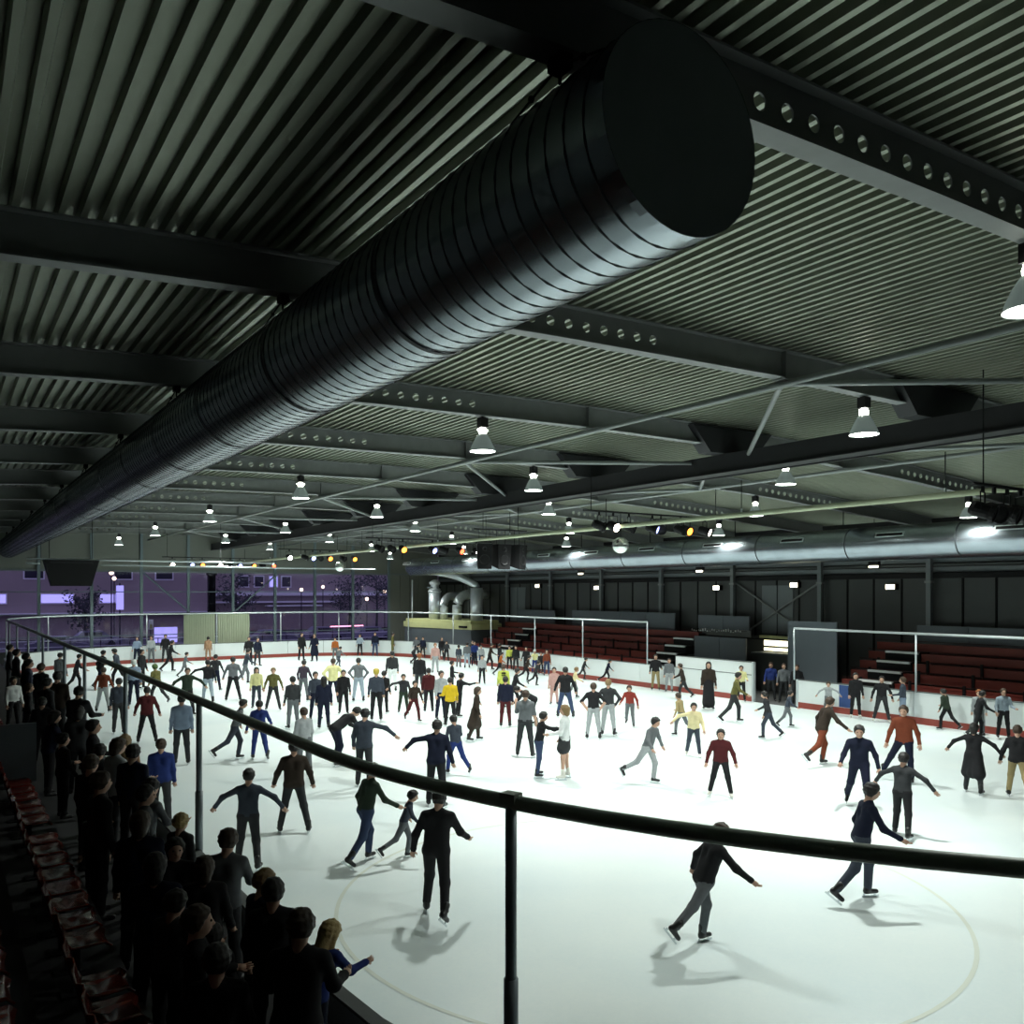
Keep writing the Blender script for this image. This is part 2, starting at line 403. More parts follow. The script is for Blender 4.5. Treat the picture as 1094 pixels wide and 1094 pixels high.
# far gable wall: panels above, glazing below
wf = empty('wall_far', (16, BY1, 0), kind='structure')
mx = [30.15 - 3.09 * k for k in range(11)]
edges = [BX1] + mx + [BX0]
for k in range(len(edges) - 1):
    xa, xb = edges[k + 1], edges[k]
    b = MB(); z1a, z1b = zdeck(xa), zdeck(xb)
    b.add([(xa + .02, BY1, 6.12), (xb - .02, BY1, 6.12), (xb - .02, BY1, z1b), (xa + .02, BY1, z1a), (xa + .02, BY1 + .12, 6.12), (xb - .02, BY1 + .12, 6.12), (xb - .02, BY1 + .12, z1b), (xa + .02, BY1 + .12, z1a)],
          [(0, 1, 2, 3), (7, 6, 5, 4), (0, 4, 5, 1), (1, 5, 6, 2), (3, 2, 6, 7), (0, 3, 7, 4)], 'cladding_end'); b.build('gable_panel', wf)
for x in np.arange(30.3, BX1, .87):
    b = MB(); b.bb(x, min(x + .84, BX1), BY1 - .02, BY1 + .1, 0, 6.1, 'cladding_end'); b.build('cladding_sheet', wf)
b = MB(); b.bb(BX0, 30.2, BY1 - .05, BY1 + .12, 0, .85, 'cladding'); b.build('plinth', wf)
b = MB(); b.bb(BX0, BX1, BY1 - .06, BY1 + .1, 6.02, 6.16, 'col_grey'); b.build('head_rail', wf)
for x in mx:
    b = MB(); b.bb(x - .09, x + .09, BY1 - .16, BY1 + .06, .0, zdeck(x) - .02, 'mullion'); b.build('mullion', wf)
for (xa, za, xb, zc) in ((11.7, 6.0, 14.7, 3.3), (17.95, 3.3, 21., 6.0)):
    b = MB(); b.path([(xa, BY1 - .2, za), (xb, BY1 - .2, zc)], .06, 'mullion', 6); b.build('diagonal_brace', wf)
levels = (.85, 1.72, 3.2, 4.68, 6.05)
for k in range(10):
    xa, xb = mx[k + 1] + .09, mx[k] - .09
    wn = empty('window_%d' % (k + 1), ((xa + xb) / 2, BY1, .85), kind='structure')
    for a, c in zip(levels, levels[1:]):
        b = MB(); b.bb(xa, xb, BY1 + .01, BY1 + .018, a + .03, c - .03, 'glass'); b.build('pane', wn)
    for a in levels[1:-1]:
        b = MB(); b.bb(xa, xb, BY1 - .06, BY1 + .05, a - .03, a + .03, 'mullion'); b.build('transom', wn)

# pleated blinds hung inside the glazing
for xa, xb in ((14.35, 16.5), (16.68, 18.95)):
    b = MB(); vs = []; N = 40
    for k in range(N + 1):
        X = xa + (xb - xa) * k / N; Y = BY1 - .21 + .03 * (k % 2)
        vs += [(X, Y, 1.0), (X, Y, 3.12)]
    b.add(vs, [(2 * i, 2 * i + 2, 2 * i + 3, 2 * i + 1) for i in range(N)], 'curtain'); o = b.build('blind')
    b = MB(); b.bb(xa, xb, BY1 - .24, BY1 - .155, 3.1, 3.2, 'mullion'); b.build('head_box', o)
    tag(o, 'pale green pleated blind against the glazing, ' + ('next to the mauve sign panel' if xa < 15 else 'next to the diagonal brace'), 'blind')

# ------------------------------------------------------------------ rink boards
ol = rink_outline(0, 12)
ring_pts = [Vector((x, y, 0)) for x, y in ol]
seg = []; tot = 0
for i in range(len(ring_pts)):
    a, c = ring_pts[i], ring_pts[(i + 1) % len(ring_pts)]; seg.append((tot, a, c)); tot += (c - a).length
def on_ring(s):
    s = s % tot
    for t, a, c in reversed(seg):
        if s >= t - 1e-9:
            L = (c - a).length
            if L < 1e-9: continue
            d = (c - a) / L; return a + d * (s - t), Vector((d.y, -d.x, 0))     # point, outward normal
boards = empty('rink_boards', (16, RY1, 0), 0, 'white dasher boards with red kick strip enclosing the ice', 'barrier')
sA = sum((Vector(ring_pts[i + 1]) - Vector(ring_pts[i])).length for i in range(12))          # ring length up to (RX1, 7.75)
def cuts(a, c, n): return [a + (c - a) * k / n for k in range(n)]
yR = lambda y: sA + y - (RY0 + RR)
CUT = cuts(0, sA, 5) + cuts(sA, yR(22.95), 6) + [yR(22.95)] + cuts(yR(25.25), yR(29.85), 2) + cuts(yR(29.85), yR(RY1 - RR), 9) + cuts(yR(RY1 - RR), tot, 40) + [tot]
def slab(s0, s1, n0, n1, z0, z1, m, k=4):
    b = MB(); vs = []
    for i in range(k + 1):
        p, nr = on_ring(s0 + (s1 - s0) * i / k)
        for nn in (n0, n1):
            for z in (z0, z1): q = p + nr * nn; vs.append((q.x, q.y, z))
    fs = []
    for i in range(k):
        a = 4 * i; c = a + 4; fs += [(a, a + 1, c + 1, c), (a + 2, c + 2, c + 3, a + 3), (a + 1, a + 3, c + 3, c + 1), (a, c, c + 2, a + 2)]
    fs += [(0, 2, 3, 1), (4 * k, 4 * k + 1, 4 * k + 3, 4 * k + 2)]
    return b.add(vs, fs, m)
for s0, s1 in zip(CUT, CUT[1:]):
    p, nr = on_ring((s0 + s1) / 2)
    right = p.x > RX1 - .05
    if right and 22.9 < p.y < 25.3: continue
    h = 1.66 if right and 25.25 <= p.y < 29.9 else 1.12
    k = 4 if min(abs(p.x - RX0), abs(p.x - RX1), abs(p.y - RY0), abs(p.y - RY1)) > .02 else 1
    pn = slab(s0 + .012, s1 - .012, .0, .09, .02, h, 'board', k).build('board_panel', boards)
    slab(s0, s1, -.012, .05, .0, .24, 'kick', k).build('kick_strip', pn)
    slab(s0, s1, -.015, .12, h, h + .03, 'seam', k).build('cap', pn)
    if h > 1.3: slab(s0, s1, -.01, .02, 1.12, 1.15, 'seam', k).build('ledge', pn)
b = MB(); b.bb(RX1 - .006, RX1 + .02, 20.45, 20.95, .26, 1.1, 'blue_stripe'); b.build('blue_line_mark', boards)
for Y, hp in ((22.9, 1.15), (25.2, 1.69)):
    b = MB(); b.bb(RX1 - .02, RX1 + .12, Y - .05, Y + .05, 0, hp, 'rail_white'); b.build('gate_post', boards)

# ------------------------------------------------------------------ net rails above the boards
def rail_thing(name, pts, posts, rm, pm, rr, pr, label, sleeve=True, endpost=()):
    e = empty(name, (posts[0][0], posts[0][1], 1.12), 0, label, 'railing')
    b = MB(); b.path(pts, rr, rm, 10); b.build('top_rail', e, smooth=True)
    for (x, y) in posts:
        b = MB(); b.path([(x, y, 1.12), (x, y, 3.2)], pr, pm, 10); q = b.build('post', e, smooth=True)
        if sleeve: b = MB(); b.path([(x, y, 1.12), (x, y, 1.95)], pr * 1.28, pm, 10); b.build('sleeve', q, smooth=True)
    return e
ZR = 3.2
nearc = []
for k in range(25):
    t = R(258 - 78 * k / 24); nearc.append((RX0 + RR + RR * math.cos(t), RY0 + RR + RR * math.sin(t), ZR))
near_pts = nearc + [(RX0, y, ZR) for y in (9, 14, 20, 28, 36, 44, 52.4)]
pp = [(3.40, 5.15)] + [(RX0, y) for y in (12.34, 17.95, 23.5, 27.5, 33.6, 39.4, 45.2, 50.2)] + [(11.5 - 8.5 * math.sin(R(12)), 7.75 - 8.5 * math.cos(R(12)))]
e = rail_thing('safety_rail', near_pts, pp, 'rail_dark', 'post_metal', .056, .041, 'thick dark curved rail on steel posts in front of the spectators')
for (x, y) in pp[:1]:
    b = MB(); b.box((x, y, ZR + .035), (.1, .13, .07), 'rail_dark', R(20)); b.build('rail_bracket', e)
farc = [(RX0, 52.6, ZR)] + [(RX0 + RR + RR * math.cos(R(180 - 9 * k)), RY1 - RR + RR * math.sin(R(180 - 9 * k)), ZR) for k in range(11)]
farc += [(RX1 - RR + RR * math.cos(R(90 - 9 * k)), RY1 - RR + RR * math.sin(R(90 - 9 * k)), ZR) for k in range(11)] + [(RX1, 44, ZR), (RX1, 31.8, ZR)]
fposts = [(RX0, 52.6), (5.5, 58.5)] + [(11.5 + 4.5 * k, RY1) for k in range(3)] + [(24.5, 60.0), (28.2, 56.1), (RX1, 51), (RX1, 46.2), (RX1, 41.4), (RX1, 36.9), (RX1, 31.8)]
rail_thing('net_rail', farc, fposts, 'rail_white', 'rail_white', .045, .035, 'white tube net rail curving round the glazed end of the rink', False)
rail_thing('net_rail', [(RX1, 23.05, ZR), (RX1, 2, ZR)], [(RX1, 23.05), (RX1, 17.8), (RX1, 12.5), (RX1, 7.2)], 'rail_white', 'rail_white', .045, .035, 'straight white tube net rail in front of the bleacher beside the grey screen', False)

# ------------------------------------------------------------------ red bleachers on the right
def bleacher(y0, y1, label, stairs):
    e = empty('bleacher', (30.3, (y0 + y1) / 2, 0), 0, label, 'bleacher')
    nt = 6; dx = .6; dz = .36; x0 = 30.3; z0 = .75
    for k in range(nt):
        xa = x0 + k * dx; z = z0 + k * dz
        b = MB(); b.bb(xa + .02, xa + .06, y0, y1, z - dz + .05, z - .03, 'bleacher'); b.build('riser_board', e)
        b = MB(); b.bb(xa, xa + .30, y0, y1, z - .03, z + .02, 'bleacher'); b.build('bench_plank', e)
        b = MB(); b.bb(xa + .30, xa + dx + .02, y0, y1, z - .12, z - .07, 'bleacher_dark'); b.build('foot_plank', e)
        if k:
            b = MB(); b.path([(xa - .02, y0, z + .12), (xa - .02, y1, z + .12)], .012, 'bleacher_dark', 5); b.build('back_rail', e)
    b = MB(); b.bb(x0 + .06, x0 + nt * dx, y0 + .05, y1 - .05, 0, .4, 'black'); b.build('base', e)
    y = y0 + 1.2
    while y < y1 - .5:
        for k in (1, 2, 3): b = MB(); b.bb(x0 + k * dx - .05, x0 + k * dx + .0, y - .05, y + .05, z0 + k * dz - dz, z0 + k * dz + .18, 'black'); b.build('support', e)
        y += 2.1
    for ys in stairs:
        b = MB(); b.bb(x0 + 2 * dx - .62, x0 + 5 * dx, ys - .75, ys + .75, .75, 1.1, 'black'); 
        for k in range(1, 5): b.bb(x0 + k * dx - .1, x0 + (k + 1) * dx, ys - .75, ys + .75, z0 + (k - 1) * dz, z0 + k * dz + .06, 'black')
        st = b.build('stair', e)
        for k in range(1, 5):
            b = MB(); b.bb(x0 + k * dx - .16, x0 + k * dx - .02, ys - .72, ys + .72, z0 + k * dz + .0, z0 + k * dz + .085, 'nosing'); b.build('nosing', st)
    return e
bleacher(32.6, 51.2, 'long red tiered bleacher beside the grey kiosk with the yellow top', (47.2, 32.2 + .75))
bleacher(-3.0, 22.2, 'dim dark-red tiered bleacher behind the straight net rail', (20.6,))
# grey back screens along the top of the stands
def screen(x, y0, y1, z0, z1, label, n=1):
    e = empty('back_screen', (x, (y0 + y1) / 2, z0), 0, label, 'screen')
    m = max(1, int(round((y1 - y0) / 2.2))); d = (y1 - y0) / m
    for k in range(m):
        b = MB(); b.bb(x, x + .08, y0 + k * d + .01, y0 + (k + 1) * d - .01, z0, z1, 'greyblue'); b.build('panel', e)
    b = MB(); b.bb(x + .08, x + .14, y0, y1, 0 if z0 < 1 else z0 - .4, z0 + .12, 'steel'); b.build('bearer', e)
screen(33.95, 46.2, 50.6, 2.5, 3.45, 'short grey screen on top of the red bleacher beside the silver pipes')
screen(33.95, 35.0, 44.3, 2.5, 3.5, 'long grey screen along the top row of the red bleacher')
screen(33.8, 29.6, 33.1, 2.75, 3.45, 'grey screen above the row of small white pennants')
screen(32.2, 28.4, 31.8, .3, 2.45, 'grey partition under the small white pennants behind the tall white boards')
screen(31.0, 22.5, 25.0, .75, 3.42, 'tall grey partition beside the gate opening and lit counter')
screen(33.95, -1., 20.8, 2.45, 3.3, 'very long dim grey screen behind the dark-red bleacher')
# pennants
bt = empty('pennant_string', (33.7, 31.8, 2.5), 0, 'string of tiny white pennants above the team benches', 'bunting')
b = MB(); b.path([(33.6, 33.4, 2.74), (33.6, 31.8, 2.66), (33.6, 29.6, 2.72)], .012, 'black', 4); b.build('cord', bt)
for k in range(22):
    b = MB(); yy = 33.3 - k * .16; z = 2.6 + .08 * rnd.random(); b.bb(33.57, 33.60, yy, yy + .03 + .07 * rnd.random(), z, z + .04 + .10 * rnd.random(), 'nosing'); b.build('pennant', bt)
b = MB(); b.bb(33.5, 33.7, 25.5, 33.6, 2.36, 2.42, 'black'); tag(b.build('lintel'), 'thin dark beam over the team bench opening', 'beam')
# team bench passage floor and dark back
b = MB(); b.bb(33.96, 34.1, 25.0, 30.3, 0, 2.5, 'cladding'); tag(b.build('wall_recess'), kind='structure')
# lit service counter
e = empty('service_counter', (33.2, 27.4, 0), 0, 'service counter with a brightly lit yellow hatch behind the gate', 'counter')
b = MB(); b.bb(33.0, 33.92, 26.2, 28.6, 0, 1.7, 'cladding'); b.build('front', e)
b = MB(); b.bb(32.9, 33.9, 26.1, 28.7, 1.7, 1.78, 'greyblue'); b.build('top', e)
for z0_, z1_ in ((1.84, 1.98), (2.08, 2.34)):
    b = MB(); b.bb(33.6, 33.64, 26.3, 28.5, z0_, z1_, 'counter_lit'); b.build('lit_hatch', e)
b = MB(); b.bb(33.5, 33.9, 26.1, 28.7, 2.44, 2.56, 'yellow'); b.build('hatch_head', e)

# ------------------------------------------------------------------ kiosk and pipes in the far corner
e = empty('kiosk', (31.6, 56, 0), 0, 'grey kiosk with a pale yellow stepped roof below the silver pipes', 'kiosk')
def hexa(b, P, z0, z1, m):
    n = len(P); b.add([(x, y, z0) for x, y in P] + [(x, y, z1) for x, y in P], [tuple(range(n))[::-1], tuple(range(n, 2 * n))] + [(k, (k + 1) % n, n + (k + 1) % n, n + k) for k in range(n)], m)
KP = [(29.95, 58.9), (30.05, 58.0), (31.0, 52.0), (33.4, 52.0), (33.9, 53), (33.9, 60.5), (30.1, 60.5)]
def grow(P, g):
    cx = sum(p[0] for p in P) / len(P); cy = sum(p[1] for p in P) / len(P)
    return [(cx + (x - cx) * g, cy + (y - cy) * g) for x, y in P]
b = MB(); hexa(b, KP, 0, 2.02, 'greyblue'); b.build('wall', e)
b = MB(); hexa(b, grow(KP, 1.03), 2.02, 2.42, 'yellow'); b.build('fascia', e)
b = MB(); hexa(b, grow(KP, .97), 2.42, 2.64, 'yellow'); b.build('roof', e)
b = MB(); b.bb(30.74, 30.86, 52.3, 53.3, 2.14, 2.28, 'black', ); b.build('fascia_slot', e)
def pipe(pts, r, name, label, bands=()):
    e = empty(name, tuple(pts[0]), 0, label, 'pipe', None)
    b = MB(); b.path(pts, r, 'galv_pipe', 20); b.build('tube', e, smooth=True)
    for p, q in bands:
        b = MB(); d = (Vector(q) - Vector(p)).normalized() * .06; b.path([Vector(p) - d, Vector(p) + d], r * 1.12, 'galv_pipe', 20); b.build('flange', e, smooth=True)
    return e
def elbow(c, r, a0, a1, ax, n=8):        # quarter bend in the x-z plane
    return [(c[0] + r * math.cos(R(a0 + (a1 - a0) * k / n)), c[1], c[2] + r * math.sin(R(a0 + (a1 - a0) * k / n))) for k in range(n + 1)]
z0 = 2.64
PX = 31.05; PYv = 57.4
pipe([(PX, PYv, z0), (PX, PYv, 4.75)], .44, 'vent_pipe', 'fat upright silver pipe with a flanged valve head on the kiosk', [((PX, PYv, 4.7), (PX, PYv, 5))])
v = empty('valve_head', (PX, PYv, 4.78), 0, 'shiny silver flanged valve on top of the fat upright pipe', 'valve')
b = MB(); b.lathe([(.05, 4.78), (.42, 4.78), (.42, 4.9), (.3, 4.95), (.3, 5.2), (.4, 5.25), (.4, 5.4), (.2, 5.55), (.02, 5.6)], 'galv_pipe', (PX, PYv, 0), 20); b.build('body', v, smooth=True)
b = MB(); b.path([(PX - .7, PYv - .1, 5.0), (PX, PYv - .1, 5.05), (PX + .5, PYv, 5.0)], .06, 'galv', 8); b.build('lever', v, smooth=True)
pipe([(31.4, 56.6, z0), (31.4, 56.6, 3.55)] + [(31.4 + .8 - .8 * math.cos(R(t)), 56.6 + t * .004, 3.55 + .8 * math.sin(R(t))) for t in range(10, 91, 10)] + [(33.2, 57.4, 4.35), (34.0, 57.6, 4.35)], .30, 'vent_pipe', 'bent silver pipe rising from the kiosk next to the fat upright pipe')
pipe([(31.6, 55.0, z0), (31.6, 55.0, 3.5)] + [(31.6 + 1.0 - 1.0 * math.cos(R(t)), 55.0, 3.5 + 1.0 * math.sin(R(t))) for t in range(10, 91, 10)] + [(33.6, 55.0, 4.5), (34.2, 55.0, 4.5)], .34, 'vent_pipe', 'silver elbow pipe rising from the kiosk beside the tall corner pipe')
pipe([(31.9, 52.75, z0), (31.9, 52.75, 4.95)], .44, 'vent_pipe', 'tall dull silver pipe at the bleacher end of the kiosk')
pipe([(31.9, 52.75, 4.96), (31.85, 52.8, 5.15), (31.5, 53.1, 5.4), (30.8, 53.5, 5.75), (30.0, 53.7, 5.95), (29.05, 53.8, 6.1)], .24, 'vent_pipe', 'jointed silver pipe linking the tall pipe to the round air duct')
b = MB(); b.path([(30.9, 60.8, 0), (30.9, 60.8, 5.6)], .05, 'rail_white', 8); tag(b.build('downpipe', smooth=True), 'thin pale downpipe beside the grey cladding next to the glazing', 'pipe')

# ------------------------------------------------------------------ high-bay lamps
def lamp_proto():
    e = empty('bell_lamp', (0, 0, 0))
    b = MB(); b.lathe([(.265, 0), (.262, .02), (.235, .10), (.17, .24), (.115, .33), (.085, .36)], 'bell', n=20); b.build('reflector', e, world=False, smooth=True)
    b = MB(); b.add([(0, 0, .012)] + [(.258 * math.cos(2 * math.pi * k / 20), .258 * math.sin(2 * math.pi * k / 20), .012) for k in range(20)], [(0, 1 + (k + 1) % 20, 1 + k) for k in range(20)], 'lens'); b.build('lens', e, world=False)
    b = MB(); b.lathe([(.002, .345), (.075, .36), (.085, .42), (.07, .47), (.03, .50)], 'bulb', n=12); b.bb(-.12, .12, -.02, .02, .43, .455, 'bulb'); b.build('neck', e, world=False)
    b = MB(); b.box((0, 0, .59), (.17, .17, .20), 'blackmetal'); b.box((0, 0, .695), (.1, .1, .02), 'blackmetal'); b.build('ballast', e, world=False)
    b = MB(); b.path([(0, 0, .70), (0, 0, .718)], .03, 'black', 6); b.build('hook', e, world=False)
    return e
rows = [('A', 9.3, 0), ('B', 14.3, 1), ('C', 18.7, 0), ('D', 23.7, 1), ('E', 27.6, 0)]
rown = {'A': 'the row over the spiral duct side', 'B': 'the row just before the black girder', 'C': 'the row just behind the black girder', 'D': 'the row between girder and silver duct', 'E': 'the row beside the silver duct'}
LP = None
for nm, X, odd in rows:
    nlamp = sum(1 for k, Y in enumerate(BEAMS) if Y > (14 if nm == 'E' else 9 if nm == 'C' else 12 if nm == 'D' else 2) and (k % 2 == 0) == (odd == 0)); il = 0
    for k, Y in enumerate(BEAMS):
        if Y < 2 or (k % 2 == 0) != (odd == 0): continue
        if (nm == 'E' and Y < 14) or (nm == 'C' and Y < 9) or (nm == 'D' and Y < 12): continue
        z = zb(X) - .72
        if LP is None: LP = lamp_proto(); e = LP; e.location = (X, Y, z)
        else: e = dup(LP, loc=(X, Y, z))
        il += 1; tag(e, 'lit bell-shaped high-bay lamp, %s from the glazing in %s' % (ORD[nlamp - il], rown[nm]), 'lamp', 'high-bay lamps under the roof beams')
        ld = bpy.data.lights.new('lamp_light', 'SPOT'); ld.energy = LAMP_POWER * (.6 if Y < 5 else .7 if nm in 'DE' else 1.1 if nm == 'C' else 1.45 if nm == 'B' else .75); ld.color = (.93, 1, .94); ld.spot_size = R(142 if nm == 'E' else 124 if nm == 'A' else 116); ld.spot_blend = .5; ld.shadow_soft_size = .2
        lo = bpy.data.objects.new('lamp_light', ld); COL.objects.link(lo); lo.parent = e; lo.location = (0, 0, -.03)

# ------------------------------------------------------------------ lighting bars, theatre spots, mirror balls, loudspeakers
b = MB(); b.path([(17, -2, 6.65), (17, 61, 6.65)], .065, 'yellow', 8); lb = b.build('lighting_bar', smooth=True)
tag(lb, 'long pale lighting bar hung lengthwise beneath the black girder', 'bar')
MATS['bar_pale'] = mat('bar_pale', (.50, .55, .38), .5); lb.data.materials[0] = MATS['bar_pale']
for k in range(11):
    Y = BEAMS[2] + 5.34 * k; b = MB(); b.path([(17, Y, 6.66), (17, Y, 7.53)], .012, 'black', 5); b.box((17, Y, 6.72), (.05, .03, .16), 'rail_white'); b.build('drop_rod', lb)
def crossbar(Y, xa, xb, z, label):
    b = MB(); b.path([(xa, Y, z), (xb, Y, z)], .03, 'blackmetal', 8); o = b.build('spot_bar', smooth=True); tag(o, label, 'bar', 'scaffold bars carrying the coloured spotlights')
    for X in (xa + .3, xb - .3):
        b = MB(); b.path([(X, Y, z), (X, Y, zb(X) + .02)], .012, 'black', 5); b.build('drop_rod', o)
    return o
def spot_proto(nm):
    e = empty('spotlight', (0, 0, 0))        # hangs from its clamp at z=0, lens towards -y, tilted down
    M = Matrix.Rotation(R(90 + 20), 3, 'X'); c = (0, 0, -.42)
    b = MB(); b.lathe([(.02, -.20), (.10, -.2), (.13, -.12), (.13, .12), (.155, .13), (.155, .2), (.125, .2)], 'black', c, 14, M); b.build('can', e, world=False)
    b = MB(); b.lathe([(.128, .17), (.002, .19)], nm, c, 14, M); b.build('lens', e, world=False)
    b = MB(); b.path([(-.17, 0, -.42), (-.17, 0, -.12), (.17, 0, -.12), (.17, 0, -.42)], .014, 'black', 5); b.box((0, 0, -.05), (.05, .05, .14), 'black'); b.build('yoke', e, world=False)
    return e
SP = {}
cname = {'g_orange': 'glowing orange', 'g_red': 'glowing red', 'g_white': 'bright warm white', 'g_blue': 'bluish white', 'black': 'unlit black'}
def spot(col, x, y, z, rz, where):
    if col not in SP: SP[col] = spot_proto(col); e = SP[col]
    else: e = dup(SP[col])
    e.location = (x, y, z); e.rotation_euler = (0, 0, rz)
    tag(e, '%s theatre spotlight hanging on %s' % (cname[col], where), 'spotlight', 'theatre spotlights under the roof'); return e
def cross_px(px, Y):
    o = (px - 547) / FPX; t = (SN + CS * o) / (CS - SN * o); return Y * t
bars = [(20.0, 7.08, 'the bar with the big mirror ball', [(655, 'g_white', .0), (697, 'g_blue', .5), (733, 'g_orange', 0), (753, 'g_white', .4), (640, 'black', 1.2), (672, 'black', .6), (706, 'black', -.6), (727, 'black', .2)]),
        (33.5, 6.95, 'the bar beside the loudspeaker cluster', [(430, 'g_orange', 0), (462, 'g_blue', .2), (491, 'g_red', .2), (509, 'g_white', .0), (474, 'black', 1.), (405, 'black', .5), (418, 'black', 0)]),
        (46.0, 7.0, 'the bar with the small mirror ball', [(309, 'g_white', 0), (334, 'g_blue', 0), (352, 'g_orange', 0), (378, 'g_orange', 0), (326, 'black', 1), (342, 'black', 0), (366, 'black', .5)]),
        (57.0, 6.86, 'the bar nearest the glazing', [(184, 'g_white', 0), (205, 'g_blue', 0), (216, 'g_orange', 0), (235, 'g_white', 0), (256, 'g_blue', 0), (271, 'g_orange', 0), (292, 'g_red', 0), (246, 'black', 0), (280, 'black', .4)])]
for Y, z, where, L in bars:
    X = [cross_px(p, Y) for p, _, _ in L]; crossbar(Y, min(X) - .6, max(X) + .8, z, 'black scaffold bar, ' + where)
    for (p, col, rz), x in zip(L, X): spot(col, x, Y, z, rz, where)
crossbar(7.6, cross_px(1040, 7.6), 17.6, 6.45, 'black scaffold bar of unlit cans above the face-off circle')
for x, rz in [(cross_px(p, 7.6), r_) for p, r_ in ((1050, .3), (1062, -.5), (1076, .2), (1090, .9))]: spot('black', x, 7.6, 6.45, rz, 'the bar above the face-off circle')
# mirror balls
def mirror_ball(x, y, z, r, label):
    e = empty('mirror_ball', (x, y, z - r), 0, label, 'mirror ball')
    b = MB(); b.sphere((x, y, z), r, 'mirror', 20, 14); b.build('ball', e)
    b = MB(); b.path([(x, y, z + r), (x, y, 7.1)], .01, 'black', 4); b.build('cord', e)
mirror_ball(cross_px(663, 20.), 20., 6.1, .25, 'large mirror ball hanging below the glowing spotlight')
mirror_ball(cross_px(363, 46.), 46., 6.1, .27, 'small mirror ball hanging between two orange spotlights')
# loudspeaker cluster
cx, cy = cross_px(535, 28.0), 28.0
for k, (dx, rz, ti) in enumerate(((-.74, -.5, 'canted towards the glazing'), (0, 0, 'facing straight ahead'), (.74, .5, 'canted towards the bleachers'))):
    e = empty('loudspeaker', (cx + dx, cy, 5.55), rz, 'black hanging loudspeaker of the central cluster, ' + ti, 'loudspeaker', 'hanging loudspeaker cluster')
    b = MB(); b.add([(-.26, -.25, .0), (.26, -.25, 0), (.26, .25, .15), (-.26, .25, .15), (-.3, -.3, .95), (.3, -.3, .95), (.3, .3, .95), (-.3, .3, .95)], [(0, 3, 2, 1), (4, 5, 6, 7), (0, 1, 5, 4), (1, 2, 6, 5), (2, 3, 7, 6), (3, 0, 4, 7)], 'black'); b.build('cabinet', e, world=False)
    b = MB(); M = Matrix.Rotation(R(90), 3, 'X')
    b.lathe([(.2, .30), (.17, .27), (.05, .24), (.01, .26)], 'blackmetal', (0, 0, .35), 14, M); b.lathe([(.1, .31), (.01, .27)], 'blackmetal', (0, 0, .75), 12, M); b.build('driver', e, world=False)
    b = MB(); b.path([(-.2, 0, .95), (-.2, 0, 1.5)], .01, 'black', 4); b.path([(.2, 0, .95), (.2, 0, 1.5)], .01, 'black', 4); b.build('cable', e, world=False)
b = MB(); b.path([(cx - 1.2, cy, 7.06), (cx + 1.2, cy, 7.06)], .03, 'blackmetal', 6); o = b.build('speaker_bar'); tag(o, 'short black bar holding the loudspeaker cluster', 'bar')
for x in (cx - .8, cx + .8): b = MB(); b.path([(x, cy, 7.05), (x, cy, zb(x))], .012, 'black', 5); b.build('drop_rod', o)
# hanging black scoreboard at the left and the pipe it hangs from
yb = 52.0; X0, X1 = cross_px(46, yb), cross_px(105, yb)
b = MB(); b.path([(3.9, yb, 6.42), (17, yb, 6.42)], .045, 'rail_white', 8); tag(b.build('hanging_pipe', smooth=True), 'upper white pipe the black scoreboard hangs from', 'pipe')
b = MB(); b.path([(3.9, yb + .5, 6.2), (X0 - .1, yb + .5, 6.2)], .045, 'rail_white', 8); b.path([(X1 + .2, yb + .5, 6.16), (24, yb + .5, 6.16)], .045, 'rail_white', 8); o = b.build('hanging_pipe', smooth=True); tag(o, 'lower white pipe running to both sides of the black scoreboard', 'pipe')
for x, z in ((4.6, 6.2), (9.5, 6.16), (14, 6.16), (22, 6.16)): b = MB(); b.path([(x, yb + .5, z), (x, yb + .5, zdeck(x))], .012, 'black', 5); b.build('drop_rod', o)
e = empty('scoreboard', ((X0 + X1) / 2, yb, 5.0), 0, 'black tapered scoreboard hanging before the glazing', 'scoreboard')
b = MB(); i1, i2 = .0, .36; za, zc = 5.0, 6.38
b.add([(X0 + i2, yb - .3, za), (X1 - i2, yb - .3, za), (X1 - i2, yb + .3, za), (X0 + i2, yb + .3, za), (X0, yb - .4, zc), (X1, yb - .4, zc), (X1, yb + .4, zc), (X0, yb + .4, zc)],
      [(0, 3, 2, 1), (4, 5, 6, 7), (0, 1, 5, 4), (1, 2, 6, 5), (2, 3, 7, 6), (3, 0, 4, 7)], 'black'); b.build('case', e)
b = MB(); b.bb(X0 + .3, X1 - .3, yb - .40, yb - .34, 6.2, 6.3, 'blackmetal'); b.build('trim_strip', e)
for x in (X0 + .3, X1 - .3): b = MB(); b.path([(x, yb, 6.38), (x, yb, zdeck(x))], .02, 'black', 5); b.build('cable', e)

